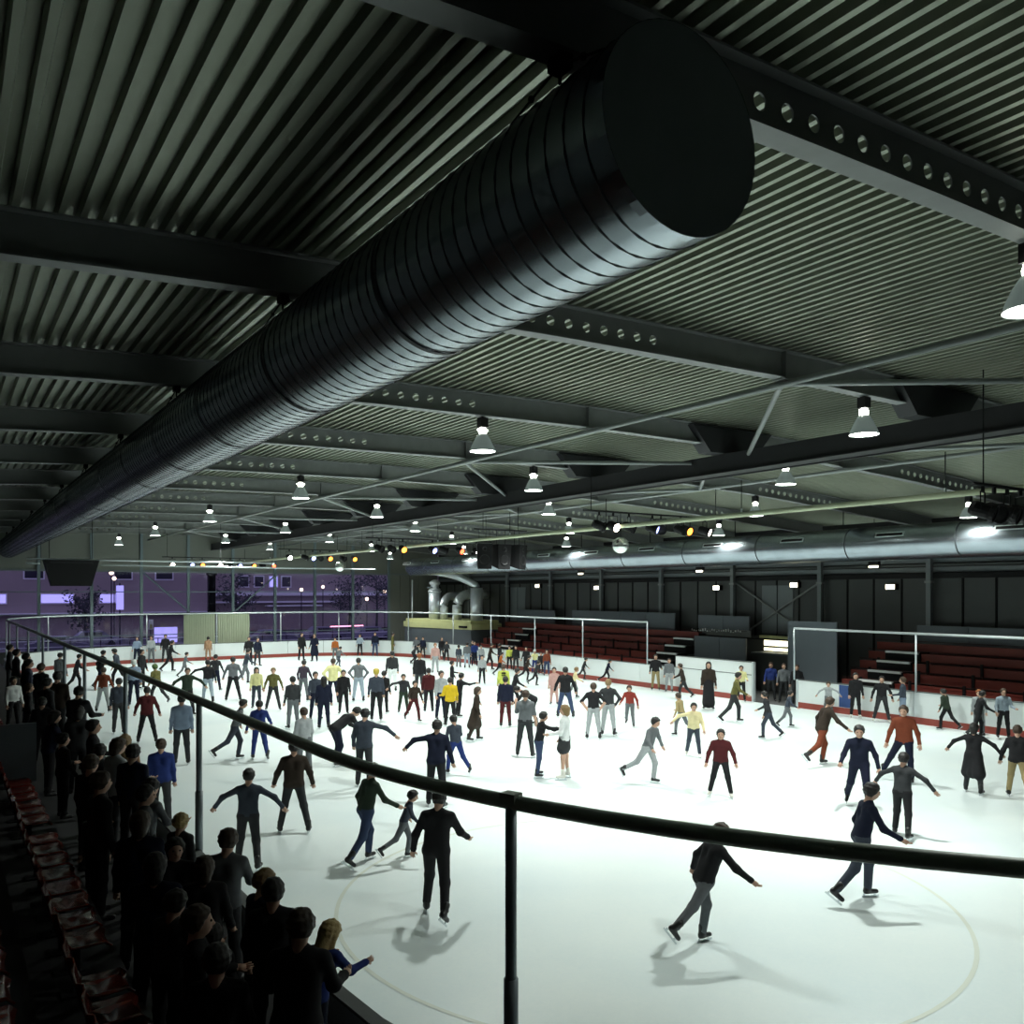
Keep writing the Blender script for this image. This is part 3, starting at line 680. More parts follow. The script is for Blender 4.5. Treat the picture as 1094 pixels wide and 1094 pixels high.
# bulkhead floodlights on the right wall and soffit
FL = [(574, 626), (637, 628), (765, 628), (848, 625), (951, 627)]
for i, (px, py) in enumerate(FL):
    o = (px - 547) / FPX; D = 34.35 / (SN + CS * o); Y = D * (CS - SN * o); z = CAM_H - (py - HOR) / FPX * D
    e = empty('bulkhead_lamp', (34.45, Y, z - .12), 0, 'small bright bulkhead lamp on the dark wall below the girt', 'lamp', 'wall bulkhead lamps')
    b = MB(); b.bb(34.36, 34.6, Y - .24, Y + .24, z - .13, z + .13, 'black'); b.build('housing', e); b = MB(); b.bb(34.33, 34.355, Y - .2, Y + .2, z - .1, z + .1, 'flood'); b.build('lens', e)
for i, (px, py) in enumerate([(621, 612), (748, 609), (934, 604)]):
    o = (px - 547) / FPX; D = 33.0 / (SN + CS * o); Y = D * (CS - SN * o); z = CAM_H - (py - HOR) / FPX * D
    e = empty('bulkhead_lamp', (33, Y, z - .1), 0, 'small bright bulkhead lamp hung just below the silver duct', 'lamp', 'hanging bulkhead lamps')
    b = MB(); b.bb(32.9, 33.1, Y - .22, Y + .22, z - .02, z + .16, 'black'); b.path([(33, Y, z + .1), (33, Y, zdeck(33))], .015, 'black', 5); b.build('housing', e); b = MB(); b.bb(32.88, 33.0, Y - .18, Y + .18, z - .1, z - .02, 'flood'); b.build('lens', e)

# ------------------------------------------------------------------ left stand: platform, tiers, red seats
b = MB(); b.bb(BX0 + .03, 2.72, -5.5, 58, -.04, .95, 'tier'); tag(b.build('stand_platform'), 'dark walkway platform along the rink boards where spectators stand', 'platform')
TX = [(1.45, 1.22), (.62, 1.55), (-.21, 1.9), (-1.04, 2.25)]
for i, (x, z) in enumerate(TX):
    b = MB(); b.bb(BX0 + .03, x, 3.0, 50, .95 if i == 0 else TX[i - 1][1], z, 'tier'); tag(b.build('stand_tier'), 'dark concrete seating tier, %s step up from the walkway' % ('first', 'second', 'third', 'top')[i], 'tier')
def seat_proto():
    e = empty('red_seat', (0, 0, 0))                       # faces +x
    b = MB(); vs = []
    prof = [(.40, .40), (.36, .44), (.20, .425), (.08, .43), (.03, .50), (-.01, .62), (-.04, .76)]
    for y, s in ((-.21, 0.02), (-.12, 0), (.12, 0), (.21, .02)): vs += [(x + (s if x > .1 else s * 1.5), y, z + s) for x, z in prof]
    n = len(prof); b.add(vs, [(j * n + i, j * n + i + 1, (j + 1) * n + i + 1, (j + 1) * n + i) for j in range(3) for i in range(n - 1)], 'seat_red')
    o = b.build('shell', e, world=False, smooth=True); md = o.modifiers.new('thick', 'SOLIDIFY'); md.thickness = .018
    b = MB(); b.bb(.14, .2, -.03, .03, 0, .425, 'blackmetal'); b.bb(.05, .3, -.1, .1, 0, .02, 'blackmetal'); b.build('pedestal', e, world=False)
    return e
S0 = None
for i, (x, z) in enumerate(TX):
    nseat = 40
    for k in range(nseat):
        if i == 0 and k % 9 == 7: continue
        Y = 4.2 + k * .52
        if Y > 24: continue
        if S0 is None: S0 = seat_proto(); e = S0; e.location = (x - .62, Y, z)
        else: e = dup(S0, loc=(x - .62, Y, z))
        tag(e, 'glossy red plastic seat on the dark stand, %s row up from the walkway' % ('first', 'second', 'third', 'top')[i], 'seat', 'red seats on the dark stand')
e = empty('notice_board', (.5, 16.2, .95), 0, 'dim grey hoarding panel standing on the dark stand', 'panel')
b = MB(); b.bb(.1, 1.35, 16.15, 16.22, 1.6, 2.55, 'greyblue'); b.build('panel', e); b = MB(); b.bb(.2, .26, 16.22, 16.28, 1.2, 2.4, 'blackmetal'); b.bb(1.2, 1.26, 16.22, 16.28, .95, 2.4, 'blackmetal'); b.build('leg', e)

# ------------------------------------------------------------------ outside, beyond the glazing
b = MB(); b.bb(-60, 120, BY1 + .3, 160, -.4, -.1, 'ext_ground'); tag(b.build('street_ground'), 'dark street outside the glazing', kind='structure')
def facade(name, x0, x1, Y, h, label, wins, bands):
    e = empty(name, ((x0 + x1) / 2, Y, 0), 0, label, 'building')
    b = MB(); b.bb(x0, x1, Y, Y + 10, 0, h, 'ext_wall'); b.build('wall', e)
    for (xa, xb, za, zc, m) in wins:
        b = MB(); b.bb(xa - .12, xb + .12, Y - .10, Y + .05, za - .12, zc + .12, 'ext_band'); f = b.build('window_frame', e)
        b = MB(); b.bb(xa, xb, Y - .13, Y - .101, za, zc, m); b.build('pane', f)
    for (xa, xb, za, zc) in bands:
        b = MB(); b.bb(xa, xb, Y - .9, Y + .05, za, zc, 'ext_band'); b.build('ledge', e)
    b = MB(); b.bb(x0 - .3, x1 + .3, Y - .3, Y + 10.2, h, h + .35, 'ext_band'); b.build('parapet', e)
wl = []
for px0, px1 in ((44, 78), (107, 123), (0, 6)):
    wl.append((cross_px(px0, 96), cross_px(px1, 96), 3.6, 4.4, 'ext_lit'))
facade('street_building', -12, 24.2, 96, 11, 'mauve street building with pale violet windows seen through the glazing', wl + [(x, x + 1.6, 6.0, 7.2, 'ext_window') for x in (7, 11, 15, 19)], [(-12, 24, 2.4, 2.6)])
wr_ = [(cross_px(p, 104), cross_px(p + 9, 104), 5.3, 6.5, 'ext_window') for p in (256, 272, 301)] + [(cross_px(288, 104), cross_px(296, 104), 5.3, 6.5, 'ext_lit')]
facade('street_building', 26.5, 58, 104, 13, 'mauve street building with long pale canopy ledges', wr_, [(27, 58, 4.2, 4.75), (27, 42, 3.35, 3.55), (33, 40, 2.9, 3.05)])
# street furniture beyond the glass
e = empty('sign_banner', (cross_px(128, 78), 78, 0), 0, 'tall pale violet banner sign on a pole outside the glazing', 'sign')
x = cross_px(128, 78); b = MB(); b.path([(x, 78, 0), (x, 78, 5.4)], .06, 'ext_window', 6); b.build('pole', e); b = MB(); b.bb(x - .28, x + .28, 77.9, 77.95, 3.2, 5.2, 'ext_lit'); b.build('banner', e)
e = empty('street_sign', (cross_px(177, 72), 72, 0), 0, 'square violet panel standing outside next to the blinds', 'sign')
x = cross_px(177, 72); b = MB(); b.bb(x - .85, x + .85, 71.9, 72, .7, 1.9, 'ext_lit'); b.build('panel', e); b = MB(); b.bb(x - .7, x - .6, 72, 72.1, -.1, 1.8, 'ext_window'); b.bb(x + .6, x + .7, 72, 72.1, -.1, 1.8, 'ext_window'); b.build('leg', e)
e = empty('poster_box', (cross_px(161, 64.6), 64.6, 0), 0, 'small lit white poster box with an orange blot outside the glazing', 'sign')
x = cross_px(161, 64.6); b = MB(); b.bb(x - .16, x + .16, 64.5, 64.6, 2.05, 2.75, 'g_white' if 0 else 'nosing'); b.build('box', e); b = MB(); b.bb(x - .08, x + .08, 64.48, 64.498, 2.1, 2.4, 'yellow'); b.build('orange_print', e); b = MB(); b.bb(x - .03, x + .03, 64.6, 64.66, -.1, 2.7, 'ext_window'); b.build('post', e)
e = empty('street_column', (cross_px(226, 66), 66, 0), 0, 'black column standing just outside the glazing', 'column')
x = cross_px(226, 66); b = MB(); b.bb(x - .25, x + .25, 65.8, 66.2, -.1, 6.0, 'black'); b.build('shaft', e); b = MB(); b.bb(x - .32, x + .32, 65.74, 66.26, 5.9, 6.1, 'blackmetal'); b.build('cap', e)
for i, (px, Y, col) in enumerate(((290, 76, 0), (345, 80, 1), (60, 74, 0), (100, 82, 1), (395, 78, 0))):
    x = cross_px(px, Y); e = empty('parked_car', (x, Y, -.1), 0, ('dark saloon car parked outside, ' + ('below the pale canopy', 'beside the red light streak', 'near the mauve wall', 'under the violet window', 'at the bleacher end of the glazing')[i]), 'car')
    b = MB(); b.add([(x + dx, Y + dy, z) for dy in (-.8, .8) for dx, z in ((-2.1, .25), (2.1, .25), (2.15, .7), (1.3, .8), (.7, 1.3), (-.9, 1.32), (-1.5, .85), (-2.1, .75))], [tuple(range(8)), tuple(range(15, 7, -1))] + [(k, k + 8, (k + 1) % 8 + 8, (k + 1) % 8) for k in range(8)], 'car'); b.build('body', e)
    for dx in (-1.3, 1.3):
        b = MB(); b.lathe([(.02, -.86), (.3, -.86), (.3, .86), (.02, .86)], 'ext_window', (x + dx, Y, .2), 12, MY); b.build('wheel', e)
    b = MB(); b.bb(x - .8, x + .55, Y - .83, Y - .805, .86, 1.22, 'ext_window'); b.build('side_window', e)
x0_, x1_ = cross_px(353, 74), cross_px(388, 74)
b = MB(); b.path([(x0_, 74, 1.55), (x1_, 74, 1.58)], .05, 'tail', 6); tag(b.build('light_strip', smooth=True), 'thin glowing pink-white light strip in the street', 'light')
b = MB(); [b.path([(x, 74, -.1), (x, 74, 1.55)], .03, 'ext_window', 5) for x in (x0_ + .2, x1_ - .2)]; b.build('post', bpy.data.objects['light_strip'])
# street railing
e = empty('street_railing', (16, 70, -.1), 0, 'low pale street railing outside the glazing', 'railing')
for z in (.7, 1.15): b = MB(); b.path([(2, 70, z), (36, 70, z)], .04, 'ext_band', 6); b.build('rail', e)
for k in range(18): b = MB(); b.path([(2 + 2 * k, 70, -.1), (2 + 2 * k, 70, 1.2)], .035, 'ext_window', 5); b.build('post', e)
# bare-ish trees
def tree(x, y, h, label, seed):
    rg = random.Random(seed); e = empty('street_tree', (x, y, -.1), 0, label, 'tree')
    b = MB(); b.path([(x, y, -.1), (x + .1, y, h * .4), (x, y, h * .8)], [.16, .11, .05], 'leaf', 6); tips = []
    for k in range(26):
        z = h * (.3 + .6 * rg.random()); a = rg.random() * 6.28; L = h * .33 * (.5 + rg.random() * .5); q = (x + L * math.cos(a), y + L * math.sin(a), z + L * .6)
        b.path([(x + .05, y, z), q], [.035, .012], 'leaf', 4); tips.append((Vector((x, y, z)), Vector(q)))
    b.build('trunk', e); b = MB()
    for p, q in tips:
        for k in range(26):
            c = p.lerp(q, .35 + .75 * rg.random()) + Vector((rg.gauss(0, .35), rg.gauss(0, .35), rg.gauss(0, .35))); s = .10 + .1 * rg.random()
            a = Vector((rg.gauss(0, 1), rg.gauss(0, 1), rg.gauss(0, 1))).normalized() * s; d = a.orthogonal().normalized() * s * .6
            b.add([c - a, c + d, c + a, c - d], [(0, 1, 2, 3)], 'leaf')
    o = b.build('foliage', e); o['kind'] = 'stuff'
for i, (px, Y, h, lb_) in enumerate(((402, 82, 7.5, 'tall dusky tree at the bleacher end of the glazing'), (373, 88, 6.5, 'dusky tree behind the pink light strip'), (252, 86, 6, 'small dusky tree beside the pale canopy ledges'), (90, 84, 4.5, 'low dusky tree before the mauve building'))):
    tree(cross_px(px, Y), Y, h, lb_, i)
# street lamps: small lit globes
for i, (px, py, Y) in enumerate(((322, 630, 85), (345, 627, 88), (119, 612, 80), (122, 618, 84), (392, 640, 80), (411, 632, 84))):
    x = cross_px(px, Y); D = x * SN + Y * CS; z = CAM_H - (py - HOR) / FPX * D
    e = empty('street_lamp', (x, Y, -.1), 0, 'lit globe street lamp seen through the glazing', 'lamp', 'street lamps outside')
    b = MB(); b.path([(x, Y, -.1), (x, Y, z - .1)], .05, 'ext_window', 6); b.build('pole', e); b = MB(); b.sphere((x, Y, z), .17, 'warm', 10, 6); b.build('globe', e)

# ------------------------------------------------------------------ people
PALETTE = dict(black=(.017, .017, .019), navy=(.010, .013, .030), dkgrey=(.035, .037, .04), grey=(.13, .14, .15), ltgrey=(.34, .36, .37), white=(.72, .74, .74),
    blue=(.022, .04, .17), ltblue=(.22, .28, .38), jeans=(.045, .065, .13), paleblue=(.30, .36, .42), brown=(.034, .024, .018), rust=(.18, .045, .022), red=(.26, .04, .03), maroon=(.075, .014, .016),
    yellow=(.62, .42, .02), cream=(.72, .62, .36), paleyellow=(.72, .68, .34), neon=(.50, .54, .10), olive=(.13, .12, .04), dkgreen=(.03, .045, .03), khaki=(.33, .26, .13), tan=(.34, .20, .12),
    pink=(.50, .30, .27), orange=(.40, .11, .025), bluegrey=(.048, .058, .078), purple=(.05, .038, .055), green=(.10, .16, .06))
HAIRC = dict(dark=(.012, .010, .009), brown=(.045, .025, .014), fair=(.22, .14, .06), blond=(.42, .30, .12), ginger=(.26, .08, .02), capyellow=(.5, .38, .05), white=(.6, .62, .6))
for k_, v_ in PALETTE.items(): mat('cloth_' + k_, v_, .85, 0, .18, 14., .15, spec=.2)
for k_, v_ in HAIRC.items(): mat('hair_' + k_, v_, .6, 0, .3, 40., .3)
mat('skin_fair', (.52, .31, .22), .55, 0, .08, 10.); mat('skin_dark', (.16, .08, .05), .5, 0, .08, 10.)
mat('boot_black', (.012, .012, .013), .35); mat('boot_white', (.70, .68, .62), .4); mat('blade', (.6, .65, .68), .2, 1.); mat('eye', (.01, .01, .01), .2); mat('lip', (.32, .10, .09), .5)

def seg_d(P, a, b, ra, rb):
    a = np.asarray(a, float); ba = np.asarray(b, float) - a; q = P - a
    t = np.clip(q @ ba / max(ba @ ba, 1e-9), 0, 1)
    return np.sqrt(((q - t[..., None] * ba) ** 2).sum(-1)) - (ra + (rb - ra) * t)
def ell_d(P, c, r):
    q = (P - np.asarray(c)) / np.asarray(r); k = np.sqrt((q * q).sum(-1)); return (k - 1) * min(r)
def smin(a, b, k):
    h = np.clip(.5 + .5 * (b - a) / k, 0, 1); return b + (a - b) * h - k * h * (1 - h)
EDG = [((0, 0, 0), (1, 0, 0)), ((0, 1, 0), (1, 1, 0)), ((0, 0, 1), (1, 0, 1)), ((0, 1, 1), (1, 1, 1)), ((0, 0, 0), (0, 1, 0)), ((1, 0, 0), (1, 1, 0)), ((0, 0, 1), (0, 1, 1)), ((1, 0, 1), (1, 1, 1)),
       ((0, 0, 0), (0, 0, 1)), ((1, 0, 0), (1, 0, 1)), ((0, 1, 0), (0, 1, 1)), ((1, 1, 0), (1, 1, 1))]
def surface_nets(fn, lo, hi, h):
    lo = np.asarray(lo, float); n = np.maximum(np.ceil((np.asarray(hi) - lo) / h).astype(int) + 1, 3)
    ax = [lo[i] + h * np.arange(n[i]) for i in range(3)]
    G = np.stack(np.meshgrid(*ax, indexing='ij'), -1); f = fn(G.reshape(-1, 3)).reshape(n)
    m = n - 1; acc = np.zeros((*m, 3)); cnt = np.zeros(m)
    def cut(c): return f[c[0]:c[0] + m[0], c[1]:c[1] + m[1], c[2]:c[2] + m[2]]
    for c0, c1 in EDG:
        a, b_ = cut(c0), cut(c1); s = (a < 0) != (b_ < 0); t = np.where(s, a / np.where(s, a - b_, 1), 0)
        for k in range(3): acc[..., k] += np.where(s, c0[k] + t * (c1[k] - c0[k]), 0)
        cnt += s
    on = cnt > 0; idx = -np.ones(m, int); idx[on] = np.arange(on.sum())
    ijk = np.argwhere(on); V = lo + h * (ijk + acc[on] / cnt[on][:, None])
    F = []
    for d in range(3):
        e1, e2 = (d + 1) % 3, (d + 2) % 3
        sl = [slice(1, -1)] * 3; sl[d] = slice(0, -1); sh = [slice(1, -1)] * 3; sh[d] = slice(1, None)
        a, b_ = f[tuple(sl)], f[tuple(sh)]; s = (a < 0) != (b_ < 0); w_ = np.argwhere(s)
        if not len(w_): continue
        base = w_.copy(); base[:, e1] += 1; base[:, e2] += 1
        def at(o1, o2):
            q = base.copy(); q[:, e1] -= o1; q[:, e2] -= o2; return idx[q[:, 0], q[:, 1], q[:, 2]]
        Q = np.stack([at(0, 0), at(1, 0), at(1, 1), at(0, 1)], 1); flip = a[s] >= 0
        Q[flip] = Q[flip][:, ::-1]; F.append(Q)
    return V, np.concatenate(F)

def hand_geo():
    b = MB(); b.path([(0, 0, .01), (0, 0, -.04), (0, 0, -.085)], [.024, .036, .034], 'skin_fair', 6)
    for i, (dx, L) in enumerate(((-.026, .062), (-.009, .074), (.009, .07), (.026, .055))):
        b.path([(dx, 0, -.08), (dx * 1.15, .012, -.08 - L * .5), (dx * 1.1, .03, -.08 - L * .9)], [.0095, .0085, .006], 'skin_fair', 5)
    b.path([(-.028, .008, -.03), (-.05, .022, -.062), (-.05, .034, -.09)], [.012, .0105, .007], 'skin_fair', 5)
    return np.array(b.v), b.f
HV, HF = hand_geo()
def boot_mesh(col, skate):
    def fn(P):
        d = seg_d(P, (0, -.005, .09), (0, -.01, -.03), .053, .05); d = smin(d, seg_d(P, (0, -.03, -.052), (0, .14, -.062), .043, .036), .03)
        return np.maximum(d, -(P[:, 2] + .092))
    V, F = surface_nets(fn, (-.07, -.1, -.11), (.07, .2, .15), .018)
    b = MB(); b.add(V, [tuple(q) for q in F], 'boot_' + col)
    if skate: b.bb(-.03, .03, -.07, .0, -.10, -.085, 'boot_' + col)
    me = b.build('boot_src'); me.data.polygons.foreach_set('use_smooth', [True] * len(me.data.polygons)); m = me.data; bpy.data.objects.remove(me); return m
def blade_mesh():
    b = MB(); b.bb(-.003, .003, -.10, .185, -.142, -.118, 'blade'); b.bb(-.006, .006, -.075, -.045, -.12, -.088, 'blade'); b.bb(-.006, .006, .10, .13, -.12, -.088, 'blade')
    me = b.build('blade_src', origin=(0, 0, 0)); m = me.data; bpy.data.objects.remove(me); return m
BOOT = {}
def fix_origin_boot(col, skate):
    key = (col, skate)
    if key not in BOOT:
        def fn(P):
            d = seg_d(P, (0, -.005, .09), (0, -.01, -.03), .053, .05); d = smin(d, seg_d(P, (0, -.03, -.052), (0, .14, -.062), .043, .036), .03)
            return np.maximum(d, -(P[:, 2] + .092))
        V, F = surface_nets(fn, (-.07, -.1, -.11), (.07, .2, .15), .018)
        me = bpy.data.meshes.new('boot'); me.from_pydata(V.tolist(), [], F.tolist()); me.materials.append(MATS['boot_' + col]); me.polygons.foreach_set('use_smooth', [True] * len(F)); BOOT[key] = me
    return BOOT[key]
BLADE = blade_mesh()

# pose = lean, legs (fwd, out, knee) L/R, arms (fwd, out, elbow) L/R, in degrees
POSES = dict(
    stand=(2, (3, 4, 3), (-2, 4, 2), (4, 9, 12), (0, 8, 14)),
    chat=(0, (2, 5, 2), (-2, 5, 2), (10, 14, 70), (5, 12, 25)),
    hips=(0, (2, 7, 2), (-2, 7, 2), (-12, 38, 75), (-8, 36, 78)),
    wide=(5, (6, 11, 8), (-4, 12, 6), (8, 24, 22), (4, 22, 18)),
    out=(6, (14, 7, 10), (-12, 8, 14), (10, 62, 12), (4, 58, 15)),
    outL=(6, (10, 6, 8), (-8, 7, 14), (12, 78, 10), (0, 16, 20)),
    outR=(6, (10, 6, 8), (-8, 7, 14), (4, 16, 20), (12, 78, 10)),
    stride=(12, (22, 6, 22), (-20, 9, 22), (-14, 22, 30), (24, 20, 35)),
    glide=(18, (20, 3, 28), (-28, 14, 30), (-10, 40, 20), (20, 38, 25)),
    kick=(22, (14, 2, 22), (-46, 18, 12), (-16, 44, 15), (28, 40, 20)),
    reach=(10, (6, 6, 10), (-4, 6, 6), (62, 12, 25), (70, 10, 30)),
    bend=(58, (22, 6, 26), (10, 7, 30), (38, 8, 18), (30, 8, 20)),
    crouch=(38, (40, 9, 62), (18, 9, 60), (30, 30, 40), (24, 28, 35)),
    face=(6, (6, 8, 6), (-4, 8, 4), (30, 14, 125), (2, 10, 20)),
    splitw=(6, (4, 5, 4), (-8, 26, 6), (8, 22, 18), (4, 20, 15)),
    rail=(24, (8, 6, 10), (-6, 6, 6), (34, 10, 60), (38, 12, 55)),
    railup=(9, (4, 5, 4), (-3, 5, 4), (20, 12, 62), (24, 10, 58)))
BODYN = [0]
def person(X, Y, Z, h, face, pose, top, bottom, hair='dark', style='short', skin='skin_fair', boots='black', skate=True, extra=None, npx=60, label='', cat='person', group=None, bulk=1.0):
    S = h / 1.75; lean, LL, RL, LA, RA = POSES[pose]; prims = []           # (a,b,ra,rb,mat)
    up = Matrix.Rotation(-R(lean), 3, 'X')
    pel = Vector((0, 0, .93)); 
    def U(v): return pel + up @ (Vector(v) - pel)
    ank = []
    sh_off = .08 if not skate else .142
    lb = .012 * (bulk - 1) * 3
    for s, (fw, ou, kn) in ((-1, LL), (1, RL)):
        hip = Vector((s * .088, 0, .90))
        def dr(f, o): return Vector((s * math.sin(R(o)), math.sin(R(f)) * math.cos(R(o)), -math.cos(R(f)) * math.cos(R(o))))
        knee = hip + dr(fw, ou) * .415; an = knee + dr(fw - kn, ou) * .40
        thin = extra in ('bare', 'skirt')
        prims.append((hip, knee, .094, .066 if not thin else .056, 'bottom' if not thin else 'skin')); prims.append((knee, an + (an - knee).normalized() * -.02, .066 if not thin else .054, .056 if not thin else .038, 'bottom' if not thin else 'skin'))
        ank.append((an, fw - kn, s))
    gz = min(a.z for a, _, _ in ank) - sh_off
    # torso
    for s in (-1, 1):
        prims.append((U((s * .083, -.005, 1.33)), U((s * .066, 0, 1.09)), .099 * bulk, .086 * bulk, 'top'))
        prims.append((U((s * .066, 0, 1.09)), Vector((s * .080, -.008, .93)), .088 * bulk, .099 * min(bulk, 1.06), 'top' if bulk > 1.02 or extra == 'coat' else 'hip'))
        prims.append((U((s * .05, -.005, 1.425)), U((s * .158, 0, 1.385)), .058, .056 * bulk, 'top'))
    prims.append((U((0, -.005, 1.38)), U((0, -.005, 1.475)), .085, .052, 'top'))
    prims.append((Vector((0, -.01, .95)), U((0, 0, 1.15)), .10, .10, 'top'))
    if extra == 'coat':
        for s, (an, a, _) in zip((-1, 1), ank):
            hip = Vector((s * .06, 0, .95)); kp = hip.lerp(Vector((an.x, an.y, an.z)), .55); prims.append((hip, kp, .13, .15, 'top'))
        prims.append((Vector((0, 0, .95)), Vector((0, (ank[0][0].y + ank[1][0].y) / 4, .5)), .13, .15, 'top'))
    if extra == 'robe':
        prims.append((Vector((0, 0, .95)), Vector((0, 0, .22)), .15, .22, 'bottom'))
    if extra == 'skirt':
        for s in (-1, 1): prims.append((Vector((s * .06, 0, .97)), Vector((s * .085, .02, .70)), .11, .145, 'bottom'))
    hands = []
    for s, (fw, ou, el) in ((-1, LA), (1, RA)):
        sh = U((s * .178, 0, 1.375))
        def dr(f, o): return Vector((s * math.sin(R(o)), math.sin(R(f)) * math.cos(R(o)), -math.cos(R(f)) * math.cos(R(o))))
        d1 = dr(fw, ou); elb = sh + d1 * .285
        o2 = ou * (.55 if pose != 'hips' else -.9); d2 = dr(fw + el if pose != 'hips' else fw + 15, o2); wr = elb + d2 * .235
        am = 'skin' if extra == 'tshirt' else 'top'
        prims.append((sh, elb, .057 * bulk, .047 * bulk, 'top')); prims.append((elb, wr, .047 * bulk, .036 * bulk, am)); prims.append((wr, wr + d2 * .03, .027, .026, 'skin'))
        hands.append((wr + d2 * .02, d2, s))
    hc = U((0, .012, 1.615)); hs = min(1.22, max(1.0, (1.75 / h) ** .42))
    A = [(np.array(a), np.array(b_), ra, rb) for a, b_, ra, rb, _ in prims]; mids = [m for *_, m in prims]
    res = (.040 if npx < 32 else .027 if npx < 60 else .021 if npx < 95 else .016)
    pts = np.array([p for a, b_, ra, rb in A for p in (a - ra, a + ra, b_ - rb, b_ + rb)]); lo, hi = pts.min(0) - .05, pts.max(0) + .05
    def fn(P):
        d = None
        for a, b_, ra, rb in A:
            e = seg_d(P, a, b_, ra, rb); d = e if d is None else smin(d, e, .042)
        return d
    V, F = surface_nets(fn, lo, hi, res)
    C = V[F].mean(1); dd = np.stack([seg_d(C, *a) for a in A], 1); near = dd.argmin(1)
    hipz = .93 if bulk <= 1.02 else .86
    names = ['skin', 'top', 'bottom', 'eye', 'lip']; mi = np.zeros(len(F), int)
    for i, m in enumerate(mids):
        sel = near == i
        if m == 'hip': mi[sel] = np.where(C[sel][:, 2] > .97, 1, 2)
        else: mi[sel] = {'skin': 0, 'top': 1, 'bottom': 2}[m]
    if bulk <= 1.02 and extra not in ('coat',) and lean < 30: mi[(mi == 1) & (C[:, 2] < .93) & (abs(C[:, 0]) < .16)] = 2
    # head with jaw, nose, ears, neck
    M3 = up; hcn = np.array(hc); Mi = np.array(M3.inverted())
    hres = .034 if npx < 32 else .024 if npx < 60 else .016 if npx < 95 else .0125
    def loc(P): return ((P - hcn) @ Mi.T) / hs
    def hfn(P):
        q = loc(P); d = ell_d(q, (0, -.008, .022), (.076, .096, .098)); d = smin(d, ell_d(q, (0, .022, -.045), (.055, .066, .07)), .04)
        d = smin(d, seg_d(q, (0, .088, .005), (0, .103, -.022), .010, .015), .015)
        for s in (-1, 1): d = smin(d, ell_d(q, (s * .077, -.005, -.01), (.012, .02, .032)), .01)
        d = smin(d, seg_d(q, (0, -.015, -.06), (0, -.03, -.17), .052, .056), .03); return d * hs
    HVv, HFf = surface_nets(hfn, hcn - .20 * hs, hcn + .17 * hs, hres)
    Vs = [V, HVv]; Fs = [F, HFf + len(V)]; Ms = [mi, np.zeros(len(HFf), int)]; k0 = len(V) + len(HVv)
    if npx > 45:                                     # eyes and mouth
        fb = MB()
        for s in (-1, 1): fb.sphere((s * .032, .083, .012), .0115, 'eye', 6, 4)
        fb.path([(-.022, .083, -.058), (0, .089, -.06), (.022, .083, -.058)], .006, 'lip', 4)
        fv = (np.array(fb.v) * hs) @ np.array(M3).T + hcn
        for q in fb.f: pass
        quads = np.array([f for f in fb.f if len(f) == 4]); qm = np.array([3 if m == 0 else 4 for f, m in zip(fb.f, fb.m) if len(f) == 4])
        Vs.append(fv); Fs.append(quads + k0); Ms.append(qm); k0 += len(fv)
    tail = []
    for p, d, s in hands:
        z = -d; fwv = Vector((0, 1, 0)) - z * z.y
        if fwv.length < .1: fwv = Vector((0, 0, 1)) - z * z.z
        fwv.normalize(); xv = fwv.cross(z); B = np.array([list(xv), list(fwv), list(z)])
        hv = HV.copy(); hv[:, 0] *= (1 if s > 0 else -1) ; hv = hv @ B + np.array(p)
        Vs.append(hv); tail += [tuple(k0 + i for i in (f if s > 0 else f[::-1])) for f in HF]; k0 += len(hv)
    Vall = np.concatenate(Vs); Vall[:, 2] -= gz; Vall *= S; Vall[:, :2] *= 1.07
    faces = np.concatenate(Fs).tolist() + [list(t) for t in tail]; mm = np.concatenate(Ms).tolist() + [0] * len(tail)
    me = bpy.data.meshes.new('person'); me.from_pydata(Vall.tolist(), [], faces)
    for nm in (skin, 'cloth_' + top, 'cloth_' + bottom, 'eye', 'lip'): me.materials.append(MATS[nm])
    me.polygons.foreach_set('material_index', mm); me.polygons.foreach_set('use_smooth', [True] * len(faces)); me.update()
    o = bpy.data.objects.new('person', me); COL.objects.link(o)
    az = math.atan2(X, Y); o.location = (X, Y, Z); o.rotation_euler = (0, 0, -(az + R(face)))
    tag(o, label, cat, group)
    # hair
    hseed = BODYN[0] * 1.7; BODYN[0] += 1
    def hair_fn(P):
        q = loc(P); g = .019 if style != 'hood' else .032
        if style not in ('cap', 'hat', 'hood'): g = g + .006 * (np.sin(q[:, 0] * 95 + hseed) * np.sin(q[:, 1] * 80 + 2 * hseed) + np.sin(q[:, 2] * 110 + hseed) * .7)
        k_ = np.stack([q[:, 0] / (.080 + g), (q[:, 1] + .016) / (.100 + g), (q[:, 2] - .024) / (.100 + g)], 1); d = (np.sqrt((k_ * k_).sum(1)) - 1) * .09
        cutp = (q[:, 1] - .060) * .86 - (q[:, 2] - .045) * .52; side = (q[:, 1] - .035) * .9 - (q[:, 2] + .02) * .1
        cutp = np.maximum(cutp, np.where(q[:, 2] < .03, side, -1)); d = np.maximum(d, cutp); d = np.maximum(d, -(q[:, 2] + .095 + .35 * q[:, 1]))
        if style == 'long':
            d = smin(d, seg_d(q, (0, -.06, .0), (0, -.085, -.18), .078, .07), .03)
            for s in (-1, 1): d = smin(d, seg_d(q, (s * .07, -.02, .02), (s * .075, -.03, -.15), .028, .03), .02)
        if style == 'bob':
            d = smin(d, seg_d(q, (0, -.05, .0), (0, -.06, -.08), .085, .075), .03)
        if style in ('cap', 'hat'): d = smin(d, ell_d(q, (0, -.005, .075), (.1, .115, .07)), .02)
        if style == 'cap': d = np.minimum(d, ell_d(q, (0, .11, .045), (.06, .07, .016)))
        return d * hs
